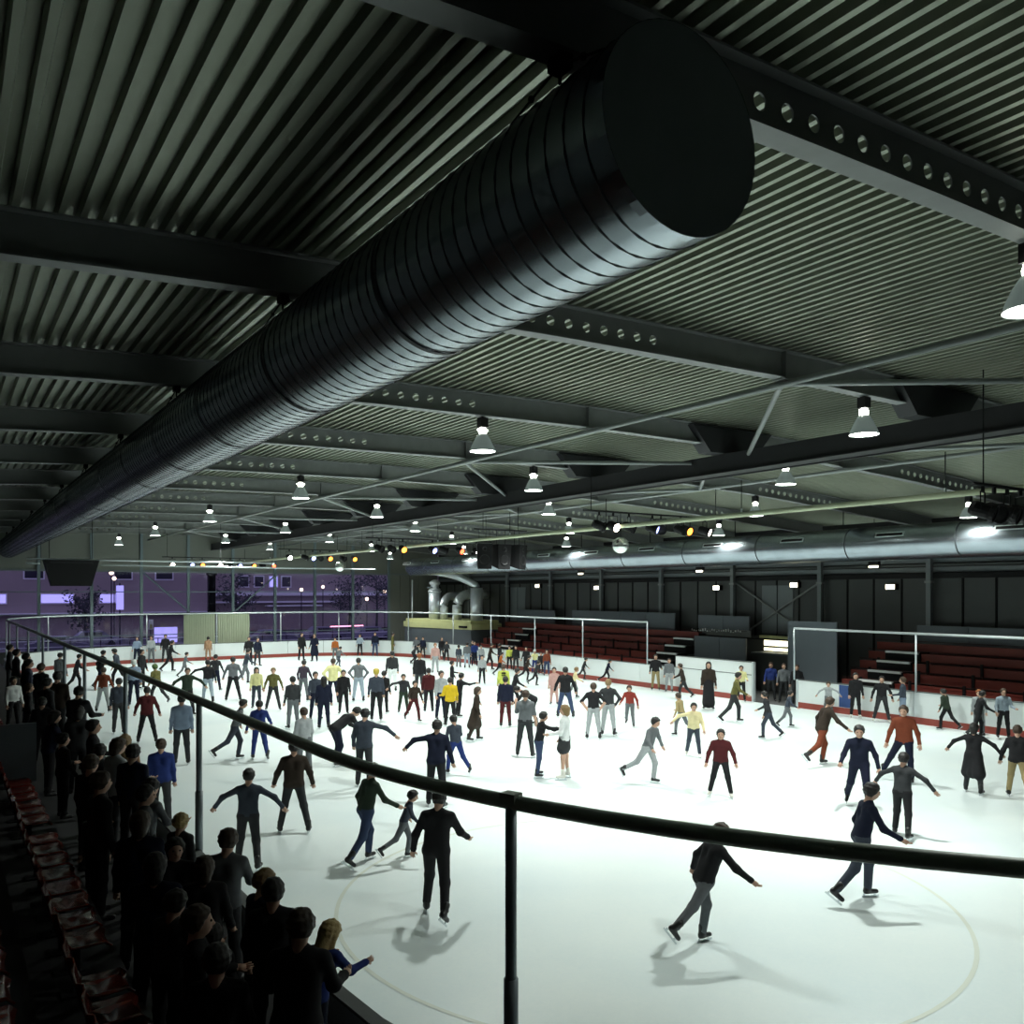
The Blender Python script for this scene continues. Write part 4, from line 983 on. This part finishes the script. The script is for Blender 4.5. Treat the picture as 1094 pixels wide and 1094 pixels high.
    hV, hF = surface_nets(hair_fn, hcn - .30 * hs, hcn + .2 * hs, max(hres, .016)); hV[:, 2] -= gz; hV *= S; hV[:, :2] *= 1.07
    hm = bpy.data.meshes.new('hair'); hm.from_pydata(hV.tolist(), [], hF.tolist()); hm.materials.append(MATS['hair_' + hair] if 'hair_' + hair in MATS else MATS['cloth_' + hair]); hm.polygons.foreach_set('use_smooth', [True] * len(hF))
    ho = bpy.data.objects.new('hair' if style not in ('cap', 'hat', 'hood') else 'headwear', hm); COL.objects.link(ho); ho.parent = o
    # skates or shoes
    low = min(a.z for a, _, _ in ank)
    for an, ang, s in ank:
        bo = bpy.data.objects.new('skate' if skate else 'shoe', fix_origin_boot(boots, skate)); COL.objects.link(bo); bo.parent = o
        bo.location = (an.x * S * 1.07, an.y * S * 1.07, (an.z - gz) * S); bo.scale = (S, S, S)
        bo.rotation_euler = ((R(ang) * .9 if an.z - low > .05 else 0), 0, -s * R(14))
        if skate:
            bl = bpy.data.objects.new('blade', BLADE); COL.objects.link(bl); bl.parent = bo
    return o

# each skater: foot pixel x, head-top y, foot y, facing (0 = back to the stand, 180 = towards it), pose, top, bottom, hair, style, options, label
def ground(px, py, z=0.):
    D = (CAM_H - z) * FPX / (py - HOR); o = (px - 547) / FPX; return D * (SN + CS * o), D * (CS - SN * o), D
PEOPLE = []
def sk(px, yt, yf, face, pose, top, bottom, hair, style, label, hmax=1.86, **kw):
    X, Y, D = ground(px, yf); lean = POSES[pose][0]; h = (yf - yt) * D / FPX / (1 if lean < 30 else .78); h = min(max(h, 1.2), hmax)
    X = min(max(X, RX0 + .45), RX1 - .45); Y = min(Y, RY1 - .45)
    PEOPLE.append((X, Y, 0., h, face, pose, top, bottom, hair, style, h * FPX / D, label, kw))
def sp(px, py, X, face, pose, top, bottom, hair, style, label, **kw):      # spectator on the walkway, head centre pixel
    o = (px - 547) / FPX; D = X / (SN + CS * o); Y = D * (CS - SN * o); zh = CAM_H - (py - HOR) / FPX * D
    z0 = kw.pop('z0', .95); h = min(max((zh + .11 - z0) / (.93 if POSES[pose][0] > 15 else 1), 1.15), 1.82)
    kw.setdefault('skate', False); PEOPLE.append((X, Y, z0, h, face, pose, top, bottom, hair, style, h * FPX / D, label, kw))
FARG = dict(group='skaters gathered along the glazed-end boards')
# -- glazed-end boards, glazed end
sk(64, 697, 742, 30, 'stand', 'grey', 'dkgrey', 'dark', 'short', 'skater in grey jacket behind a rail post near the spectator-side boards')
sk(81, 699, 738, 90, 'stride', 'dkgrey', 'black', 'dark', 'short', 'skater in charcoal jacket striding near the spectator-side boards')
sk(107, 692, 736, 60, 'stride', 'black', 'navy', 'dark', 'short', 'black-clad skater passing the corner boards below the scoreboard', bulk=1.1)
sk(126, 690, 733, -70, 'stride', 'bluegrey', 'black', 'dark', 'hat', 'skater in slate jacket and dark hat near the corner below the scoreboard')
sk(110, 714, 761, 20, 'wide', 'rust', 'ltgrey', 'brown', 'short', 'skater in rust-red jacket and pale grey trousers')
sk(127, 726, 784, 10, 'stand', 'bluegrey', 'dkgrey', 'dark', 'short', 'skater in blue-grey top and dark trousers beside the rail post')
sk(157, 735, 794, 5, 'wide', 'maroon', 'black', 'dark', 'short', 'skater in dark maroon jacket with arms held out', bulk=1.08)
sk(143, 706, 754, 0, 'stand', 'ltblue', 'navy', 'white', 'hat', 'skater in pale blue top and navy trousers, white hat')
sk(151, 694, 736, 120, 'stand', 'black', 'black', 'dark', 'short', 'black-jacketed skater behind the pale blue top skater', bulk=1.1)
sk(168, 710, 752, -40, 'stride', 'olive', 'dkgrey', 'green', 'hood', 'skater in olive jacket and green hood')
sk(181, 681, 718, 90, 'stride', 'black', 'black', 'dark', 'short', 'thin black-clad skater gliding along the glazed-end boards')
sk(174, 678, 707, 180, 'chat', 'black', 'dkgrey', 'dark', 'short', 'dark skater leaning at the boards by the violet panel', **{'bulk': 1.08})
sk(146, 681, 709, 180, 'chat', 'ltblue', 'navy', 'dark', 'short', 'skater in light blue shirt against the glazed-end boards')
sk(160, 680, 708, 180, 'stand', 'ltgrey', 'grey', 'brown', 'short', 'skater in pale grey against the glazed-end boards')
sk(211, 679, 703, 0, 'stand', 'tan', 'tan', 'dark', 'short', 'skater in tan suit before the pale green blinds')
sk(197, 697, 724, 90, 'stride', 'grey', 'grey', 'dark', 'short', 'grey-clad skater gliding before the tan suited one')
sk(200, 714, 764, 170, 'out', 'dkgreen', 'black', 'brown', 'short', 'skater in dark green jacket with both arms out', bulk=1.1)
sk(222, 706, 751, 0, 'outL', 'black', 'paleblue', 'dark', 'short', 'skater in black jacket and pale blue trousers')
sk(230, 700, 738, 20, 'wide', 'dkgrey', 'navy', 'dark', 'short', 'skater in charcoal jacket behind the pale trousers')
sk(249, 697, 749, 0, 'wide', 'grey', 'black', 'dark', 'short', 'skater in grey sweater and tight black trousers')
sk(262, 693, 731, 80, 'stride', 'bluegrey', 'grey', 'dark', 'short', 'slate-clad skater striding behind the grey sweater')
sk(266, 681, 711, 180, 'chat', 'black', 'black', 'dark', 'short', 'skater in black jacket at the boards beside the blinds', bulk=1.1)
sk(275, 682, 712, 150, 'stand', 'navy', 'dkgrey', 'dark', 'short', 'skater in navy jacket at the boards beside the blinds')
sk(274, 714, 757, 180, 'stand', 'paleyellow', 'bluegrey', 'dark', 'long', 'long-haired skater in pale yellow top')
sk(292, 714, 759, 180, 'wide', 'olive', 'dkgrey', 'fair', 'short', 'fair-haired boy in olive-yellow jacket')
sk(275, 749, 812, 0, 'stride', 'blue', 'blue', 'dark', 'short', 'skater in blue jacket and blue trousers')
sk(253, 747, 812, 90, 'glide', 'grey', 'bluegrey', 'dark', 'short', 'grey skater gliding behind the all-blue one')
sk(322, 676, 706, 150, 'stand', 'black', 'black', 'dark', 'short', 'slim black figure standing at the glazed-end boards')
sk(336, 678, 707, 200, 'chat', 'navy', 'navy', 'brown', 'short', 'navy-coated figure standing at the glazed-end boards', extra='coat')
sk(358, 682, 706, 180, 'stand', 'orange', 'grey', 'dark', 'short', 'child in orange top at the glazed-end boards')
sk(362, 691, 713, 60, 'stride', 'grey', 'bluegrey', 'dark', 'short', 'grey-clad skater passing the orange-topped child')
sk(392, 677, 699, 180, 'chat', 'paleblue', 'black', 'dark', 'short', 'skater in pale blue top and black trousers at the glazed-end boards')
sk(402, 676, 701, 180, 'stand', 'navy', 'jeans', 'dark', 'short', 'skater in navy top and jeans at the glazed-end boards')
sk(425, 676, 701, 90, 'stand', 'olive', 'olive', 'dark', 'short', 'olive-clad figure at the boards by the kiosk corner')
sk(441, 690, 709, 90, 'crouch', 'dkgrey', 'black', 'dark', 'short', 'dark crouching skater at the boards by the kiosk corner')
# -- middle crowd, glazed side
sk(324, 706, 749, 30, 'wide', 'purple', 'grey', 'dark', 'short', 'skater in dusky purple sweater')
sk(313, 724, 779, -20, 'stand', 'dkgrey', 'grey', 'dark', 'short', 'skater in charcoal sweater and grey-green trousers')
sk(337, 719, 769, 160, 'chat', 'bluegrey', 'navy', 'dark', 'short', 'skater in blue-grey jacket among the dark group')
sk(346, 724, 779, 0, 'stand', 'navy', 'navy', 'dark', 'long', 'long-haired skater in navy seen from behind', bulk=1.06)
sk(356, 700, 752, 0, 'hips', 'paleyellow', 'navy', 'brown', 'short', 'skater in pale yellow jacket and navy trousers', bulk=1.12)
sk(367, 717, 763, 180, 'stand', 'black', 'black', 'dark', 'short', 'boy in black suit facing the dark stand')
sk(383, 704, 750, 0, 'hips', 'grey', 'paleblue', 'dark', 'short', 'skater in grey sweater and pale blue jeans')
sk(402, 716, 770, 0, 'stand', 'bluegrey', 'black', 'capyellow', 'hat', 'skater in blue-grey shirt with a yellow cap')
sk(410, 718, 762, 20, 'stand', 'black', 'black', 'dark', 'short', 'black-clad skater beside the yellow cap')
sk(431, 721, 763, 180, 'outR', 'dkgrey', 'dkgreen', 'dark', 'short', 'child in dark grey-green jacket with legs apart')
sk(419, 694, 739, 0, 'stand', 'dkgrey', 'white', 'dark', 'short', 'skater in dark sweater and white trousers')
sk(448, 696, 743, 10, 'stand', 'black', 'dkgrey', 'ginger', 'short', 'ginger-haired skater in black jacket', bulk=1.1)
sk(442, 727, 771, 160, 'stride', 'brown', 'maroon', 'dark', 'short', 'skater in brown top and maroon trousers')
sk(458, 715, 761, 0, 'stand', 'maroon', 'black', 'dark', 'short', 'skater in dark maroon sweater next to the ginger-haired one', bulk=1.08)
sk(465, 688, 719, 180, 'stand', 'pink', 'ltgrey', 'ginger', 'short', 'skater in pale pink top')
sk(483, 707, 741, 90, 'chat', 'black', 'black', 'dark', 'short', 'black-clad skater behind the yellow jacket', bulk=1.08)
sk(471, 718, 769, 150, 'stand', 'ltgrey', 'navy', 'dark', 'short', 'skater in light grey shirt and navy jeans')
sk(481, 725, 776, -10, 'chat', 'yellow', 'black', 'dark', 'short', 'skater in bright yellow jacket and black trousers', bulk=1.1)
sk(490, 720, 766, 60, 'reach', 'black', 'black', 'dark', 'short', 'black-clad skater reaching towards the brown coat')
sk(508, 735, 792, 90, 'outL', 'brown', 'brown', 'brown', 'bob', 'skater in long dark brown coat leaning back', extra='coat')
sk(515, 701, 731, 180, 'stand', 'ltgrey', 'black', 'dark', 'short', 'child in light grey top and black trousers standing apart')
sk(470, 680, 702, 180, 'chat', 'grey', 'black', 'dark', 'short', 'grey-topped figure before the kiosk wall')
sk(477, 680, 702, 180, 'stand', 'navy', 'black', 'dark', 'short', 'navy-topped figure before the kiosk wall')
for px, yt, yf, fc, ps, tp, bt_ in ((485, 685, 706, 180, 'chat', 'dkgrey', 'black'), (494, 681, 705, 160, 'stand', 'black', 'dkgrey'), (490, 690, 713, 20, 'stand', 'bluegrey', 'grey'), (499, 687, 714, 0, 'stand', 'grey', 'paleblue'),
        (507, 686, 712, 170, 'chat', 'blue', 'navy'), (514, 690, 713, 180, 'stand', 'ltgrey', 'jeans'), (523, 687, 716, 90, 'stride', 'brown', 'black'), (531, 684, 709, 180, 'chat', 'dkgrey', 'black'),
        (540, 688, 714, 60, 'stand', 'black', 'navy'), (534, 697, 722, 100, 'stride', 'orange', 'black'), (557, 690, 716, 180, 'stand', 'black', 'dkgrey'), (566, 692, 719, 200, 'chat', 'black', 'black'), (562, 700, 728, 90, 'glide', 'brown', 'black'), (572, 706, 733, 80, 'glide', 'dkgrey', 'black'), (580, 697, 720, 180, 'stand', 'black', 'black')):
    nm = {'dkgrey': 'charcoal', 'black': 'black', 'bluegrey': 'blue-grey', 'grey': 'grey', 'blue': 'bright blue', 'ltgrey': 'light grey', 'brown': 'brown', 'orange': 'orange'}[tp]
    sk(px, yt, yf, fc, ps, tp, bt_, 'dark', 'short', 'skater in %s top in the crowd before the kiosk' % nm, group='crowd gathered before the kiosk')
sk(549, 691, 716, 180, 'stand', 'neon', 'black', 'dark', 'short', 'skater in neon yellow-green top in the crowd')
# -- middle of the ice
sk(538, 711, 752, 0, 'stand', 'neon', 'navy', 'brown', 'short', 'rink marshal in yellow vest with a black print', bulk=1.1, vest=True)
sk(540, 724, 777, 0, 'stand', 'navy', 'maroon', 'dark', 'short', 'skater in navy jacket and dark red trousers', bulk=1.06)
sk(549, 714, 757, 90, 'stride', 'black', 'black', 'dark', 'short', 'black-clad skater just behind the yellow vest')
sk(466, 770, 863, 15, 'outL', 'navy', 'black', 'dark', 'short', 'skater in dark navy jacket with one arm stretched out', bulk=1.06)
sk(487, 765, 827, -30, 'stride', 'bluegrey', 'blue', 'dark', 'short', 'skater in grey-blue sweater and blue trousers bending over')
sk(561, 735, 809, 10, 'face', 'grey', 'dkgrey', 'brown', 'short', 'tall skater in grey shirt with a hand to the face', extra='tshirt')
sk(571, 735, 775, -90, 'bend', 'black', 'black', 'dark', 'short', 'black-clad skater bending forward')
sk(577, 762, 830, 75, 'reach', 'black', 'jeans', 'dark', 'short', 'skater in black sweater and blue jeans holding a partner')
sk(602, 755, 832, -80, 'chat', 'white', 'dkgrey', 'fair', 'bob', 'skater in white jumper and short dark skirt', extra='skirt', boots='white', bulk=1.12)
sk(604, 713, 767, 0, 'wide', 'black', 'jeans', 'dark', 'short', 'skater in black sweater and jeans alone near the tall boards', bulk=1.06)
sk(592, 714, 753, 180, 'stand', 'pink', 'pink', 'dark', 'short', 'skater in pink top and pink trousers')
sk(613, 713, 746, 90, 'stride', 'cream', 'grey', 'fair', 'short', 'skater in cream top and grey trousers')
sk(584, 695, 722, 170, 'stand', 'rust', 'jeans', 'dark', 'short', 'skater in rust top and jeans at the side boards')
sk(607, 693, 717, 180, 'reach', 'paleyellow', 'blue', 'white', 'hat', 'child in pale yellow top and white helmet at the side boards')
sk(634, 731, 790, 0, 'hips', 'black', 'ltgrey', 'brown', 'short', 'skater in black T-shirt and pale grey jeans', extra='tshirt')
sk(650, 727, 786, 10, 'hips', 'dkgrey', 'ltgrey', 'fair', 'short', 'skater in dark waistcoat standing beside the black T-shirt')
sk(673, 732, 776, 190, 'stride', 'red', 'grey', 'brown', 'short', 'skater in red top gliding past')
sk(692, 765, 837, 120, 'glide', 'grey', 'ltgrey', 'dark', 'short', 'skater in grey top and off-white trousers alone on bright ice', hmax=1.75)
sk(632, 702, 726, 90, 'glide', 'black', 'dkgrey', 'dark', 'short', 'black-clad skater racing along the side boards')
sk(650, 704, 730, 90, 'glide', 'navy', 'black', 'dark', 'short', 'navy-clad skater racing along the side boards')
sk(704, 700, 737, 180, 'chat', 'black', 'khaki', 'dark', 'short', 'skater in black jacket and khaki trousers at the side boards', bulk=1.06)
sk(718, 704, 739, 180, 'stand', 'grey', 'ltgrey', 'dark', 'short', 'skater in grey next to the khaki trousers')
sk(730, 709, 747, -90, 'stride', 'brown', 'dkgrey', 'brown', 'short', 'skater in brown jacket by the tall white boards', bulk=1.1)
sk(757, 708, 758, 180, 'stand', 'brown', 'black', 'dark', 'long', 'long-haired figure in brown top and floor-length black skirt', extra='robe')
sk(784, 718, 772, 90, 'stride', 'olive', 'dkgrey', 'dark', 'short', 'skater in dark olive jacket before the tall white boards')
sk(728, 741, 786, -60, 'stride', 'khaki', 'grey', 'brown', 'short', 'skater in khaki jacket behind the cream shirt')
sk(741, 752, 809, 175, 'outR', 'cream', 'bluegrey', 'dark', 'short', 'skater in cream shirt with one arm out and white skates', boots='white', bulk=1.12)
sk(770, 780, 852, 180, 'wide', 'maroon', 'black', 'dark', 'bob', 'skater in maroon jacket and white skates facing the dark stand', boots='white', bulk=1.12)
sk(810, 711, 748, 180, 'chat', 'paleyellow', 'black', 'dark', 'short', 'skater in pale yellow jumper in the gate opening')
sk(821, 739, 789, -80, 'stride', 'dkgrey', 'bluegrey', 'dark', 'short', 'skater in charcoal jacket gliding past the gate')
sk(841, 738, 777, 90, 'stride', 'bluegrey', 'grey', 'dark', 'short', 'blue-grey skater gliding past the tall grey partition')
sk(878, 744, 818, 60, 'glide', 'brown', 'rust', 'brown', 'short', 'skater in brown jacket and rust trousers', bulk=1.08)
sk(885, 729, 763, 180, 'out', 'ltgrey', 'grey', 'brown', 'short', 'child in light grey with arms out at the side boards')
sk(914, 720, 767, 170, 'stand', 'black', 'black', 'dark', 'short', 'black-clad skater with white skates beside the blue line mark', boots='white')
sk(942, 723, 772, 180, 'wide', 'black', 'dkgrey', 'dark', 'short', 'skater in black tracksuit standing at the side boards', boots='white')
sk(918, 770, 866, 180, 'stride', 'navy', 'navy', 'dark', 'short', 'boy in navy jumper with white collar skating forward')
sk(966, 755, 836, 190, 'splitw', 'rust', 'navy', 'brown', 'short', 'skater in rust shirt with legs spread wide', bulk=1.06)
sk(964, 806, 895, 20, 'out', 'dkgrey', 'black', 'dark', 'short', 'skater in dark grey jacket with arms spread like wings', hmax=1.7)
sk(920, 836, 963, 70, 'stride', 'navy', 'bluegrey', 'dark', 'short', 'skater in navy top and blue-grey trousers close to the curved rail', hmax=1.8)
sk(752, 880, 1010, 60, 'kick', 'black', 'grey', 'brown', 'short', 'skater in black jacket pushing off with one leg trailing', hmax=1.75, bulk=1.1)
sk(1003, 721, 768, -80, 'chat', 'bluegrey', 'ltblue', 'brown', 'short', 'skater in denim-blue jacket leaning at the side boards')
sk(1024, 735, 778, -60, 'stride', 'dkgreen', 'black', 'dark', 'short', 'dark green-clad skater at the side boards', bulk=1.08)
sk(1045, 738, 788, 70, 'stride', 'black', 'black', 'dark', 'short', 'black-clad skater gliding beside the dark bleacher', bulk=1.08)
sk(1040, 774, 848, 10, 'out', 'black', 'dkgrey', 'dark', 'bob', 'skater in black knee-length coat with arms out', extra='coat')
sk(1087, 776, 853, 0, 'stride', 'black', 'khaki', 'brown', 'short', 'skater in black jacket and khaki trousers at the dark end of the ice', bulk=1.08)
sk(1056, 737, 783, 180, 'stand', 'ltgrey', 'grey', 'ginger', 'short', 'ginger-haired skater in pale grey at the side boards')
sk(1072, 737, 789, 160, 'chat', 'paleblue', 'black', 'brown', 'short', 'skater in pale blue jacket and black trousers at the side boards')
sk(314, 794, 890, 0, 'wide', 'brown', 'dkgrey', 'dark', 'short', 'skater in dark brown bomber jacket seen from behind', bulk=1.16)
sk(265, 824, 928, 10, 'out', 'bluegrey', 'dkgrey', 'dark', 'short', 'skater in slate top with arms out near the spectators', hmax=1.72)
sk(389, 759, 842, 20, 'outR', 'bluegrey', 'dkgrey', 'dark', 'short', 'skater in slate jacket with one arm stretched sideways', bulk=1.06)
sk(391, 800, 923, 60, 'stride', 'dkgreen', 'jeans', 'brown', 'short', 'skater in dark green top and jeans beyond the rail', hmax=1.72)
sk(325, 758, 829, -30, 'stand', 'ltgrey', 'grey', 'brown', 'short', 'brown-haired skater in light grey behind the rail')
sk(358, 755, 818, 60, 'bend', 'black', 'navy', 'dark', 'short', 'skater in black jacket stooping low behind the rail', bulk=1.1)
sk(466, 846, 980, 15, 'stride', 'black', 'black', 'dark', 'short', 'tall black-clad skater beside the thick rail post', hmax=1.84, bulk=1.08)
sk(431, 846, 918, 90, 'glide', 'bluegrey', 'grey', 'dark', 'short', 'blue-grey skater gliding behind the tall black-clad one')
sk(194, 744, 817, 0, 'stand', 'ltblue', 'dkgrey', 'dark', 'short', 'skater in light blue top beyond the rail post with the blue-sweatered skater', bulk=1.06)
sk(172, 792, 883, 5, 'stand', 'blue', 'dkgrey', 'brown', 'short', 'skater in bright blue sweater next to the boards', bulk=1.04)
# -- people in the gate passage (standing on the floor behind the boards)
for px, tp, lbl in ((829, 'blue', 'person in blue jacket in the gate passage'), (837, 'grey', 'person in grey top in the gate passage'), (846, 'black', 'person in black at the edge of the tall grey partition')):
    o_ = (px - 547) / FPX; X_ = 30.2; D_ = X_ / (SN + CS * o_); PEOPLE.append((X_, D_ * (CS - SN * o_), -.04, 1.68, 180, 'chat', tp, 'dkgrey', 'brown', 'short', 40, lbl, dict(skate=False)))
# -- spectators on the walkway
sp(317, 992, 2.05, 15, 'railup', 'black', 'black', 'brown', 'short', 'brown-haired child leaning on the boards beside the blond one', bulk=1.08)
sp(341, 1020, 2.5, 40, 'rail', 'blue', 'navy', 'blond', 'long', 'blond child in blue jacket leaning over the boards', bulk=1.1)
sp(271, 948, 2.25, 60, 'railup', 'navy', 'black', 'fair', 'short', 'fair-haired boy in navy jacket leaning at the boards', bulk=1.08)
sp(252, 958, 2.0, 10, 'stand', 'black', 'black', 'dark', 'short', 'dark-haired spectator pressed behind the fair-haired boy', bulk=1.08)
sp(232, 899, 2.25, 20, 'railup', 'grey', 'dkgrey', 'brown', 'short', 'brown-haired spectator in grey anorak at the boards', bulk=1.06)
sp(192, 880, 2.3, 40, 'stand', 'dkgrey', 'black', 'blond', 'short', 'blond child in dark coat by the rail post')
sp(154, 842, 2.1, 50, 'railup', 'grey', 'black', 'dark', 'short', 'dark-haired spectator in grey sweater by the rail')
sp(141, 803, 2.3, 30, 'stand', 'navy', 'black', 'dark', 'short', 'spectator in navy jacket with his back to the tiers')
sp(119, 796, 2.1, 60, 'railup', 'ltgrey', 'dkgrey', 'brown', 'bob', 'brown-haired spectator in pale patterned jumper at the rail', bulk=1.06)
sp(133, 792, 2.45, 10, 'stand', 'tan', 'dkgrey', 'fair', 'long', 'long-haired spectator in tan coat beside the pale jumper')
sp(104, 803, 2.0, 20, 'railup', 'dkgrey', 'black', 'dark', 'short', 'spectator in dark jumper crouched at the rail')
sp(183, 905, 1.9, 170, 'stand', 'black', 'black', 'dark', 'short', 'spectator in black turning towards the tiers')
sp(103, 905, 1.62, 200, 'stand', 'dkgrey', 'navy', 'fair', 'short', 'fair-haired spectator standing in front of the red seats')
sp(84, 738, 2.5, 30, 'railup', 'black', 'black', 'dark', 'short', 'tall black-coated spectator leaning at the rail', bulk=1.15, extra='coat')
sp(64, 722, 2.5, 20, 'stand', 'brown', 'black', 'dark', 'short', 'brown-jacketed spectator behind the tall black coat', bulk=1.1)
sp(55, 728, 2.3, 60, 'stand', 'dkgrey', 'black', 'dark', 'short', 'charcoal-coated spectator by the thin rail posts under the scoreboard', bulk=1.1)
sp(45, 712, 2.5, 40, 'stand', 'black', 'black', 'brown', 'short', 'slim black-clad spectator by the thin rail posts under the scoreboard')
sp(36, 706, 2.3, 100, 'stand', 'navy', 'navy', 'dark', 'short', 'navy-clad spectator by the thin rail posts under the scoreboard')
sp(27, 700, 2.3, 80, 'stand', 'black', 'black', 'dark', 'short', 'black-clad spectator at the glazed end of the walkway', group='dark spectators at the glazed end of the walkway')
sp(17, 694, 2.2, 80, 'stand', 'black', 'black', 'dark', 'short', 'black-clad spectator at the glazed end of the walkway', group='dark spectators at the glazed end of the walkway')
sp(10, 690, 2.2, 90, 'stand', 'black', 'dkgrey', 'dark', 'short', 'black-clad spectator at the glazed end of the walkway', group='dark spectators at the glazed end of the walkway')
sp(14, 727, 1.7, 150, 'stand', 'white', 'black', 'dark', 'short', 'spectator in white shirt on the dark walkway')
DG = dict(group='dark-clad spectators crowding the walkway')
for px, py, X in ((212, 930, 1.95), (160, 880, 1.75), (205, 968, 1.6), (170, 930, 1.55), (215, 1030, 1.45), (150, 985, 1.3), (128, 850, 1.75), (112, 835, 1.6), (95, 775, 2.1), (78, 760, 2.1), (96, 815, 1.7), (72, 790, 1.8), (58, 765, 1.8), (45, 750, 1.9), (30, 735, 1.9), (190, 1075, 1.55)):
    sp(px, py, X, rnd.choice((10, 40, 70, 90)), rnd.choice(('stand', 'chat', 'railup')), rnd.choice(('black', 'dkgrey', 'navy', 'black')), 'black', rnd.choice(('dark', 'dark', 'brown')), rnd.choice(('short', 'short', 'bob')), 'dark-clad spectator in the crowd on the unlit walkway', bulk=1.08, **DG)
def clamp_ice(x, y, m=.42):
    x0, x1, y0, y1 = RX0 + m, RX1 - m, RY0 + m, RY1 - m; r = RR - m
    x = min(max(x, x0), x1); y = min(max(y, y0), y1)
    cx = min(max(x, x0 + r), x1 - r); cy = min(max(y, y0 + r), y1 - r); d = math.hypot(x - cx, y - cy)
    if d > r: x, y = cx + (x - cx) * r / d, cy + (y - cy) * r / d
    return x, y
XY = [[p[0], p[1]] for p in PEOPLE]
for it in range(30):
    for i in range(len(XY)):
        for j in range(i + 1, len(XY)):
            if abs(PEOPLE[i][2] - PEOPLE[j][2]) > .01: continue
            dx, dy = XY[j][0] - XY[i][0], XY[j][1] - XY[i][1]; d = math.hypot(dx, dy); lim = .68 if PEOPLE[i][2] < .5 else .5
            if d < lim:
                if d < 1e-6: dx, dy, d = .01, .02, .022
                k = (lim - d) / d * .5; XY[i][0] -= dx * k; XY[i][1] -= dy * k; XY[j][0] += dx * k; XY[j][1] += dy * k
    for i, p in enumerate(PEOPLE):
        if p[2] == 0.: XY[i] = list(clamp_ice(*XY[i]))
        elif p[2] == .95: XY[i][0] = min(max(XY[i][0], 1.55), 2.45)
PEOPLE = [(q[0], q[1]) + p[2:] for p, q in zip(PEOPLE, XY)]
for X, Y, Z, h, face, pose, top, bottom, hair, style, npx, label, kw in PEOPLE:
    kw = dict(kw); vest = kw.pop('vest', False)
    o = person(X, Y, Z, h, face, pose, top, bottom, hair, style, npx=npx, label=label, **kw)
    if vest:
        b = MB(); b.bb(-.09, .09, -.125, -.112, 1.20, 1.23, 'black'); b.bb(-.09, .09, -.125, -.112, 1.27, 1.33, 'black'); b.build('back_print', o, world=False)
print('people', len(PEOPLE), 'tris', sum(len(m.polygons) * 2 for m in bpy.data.meshes))
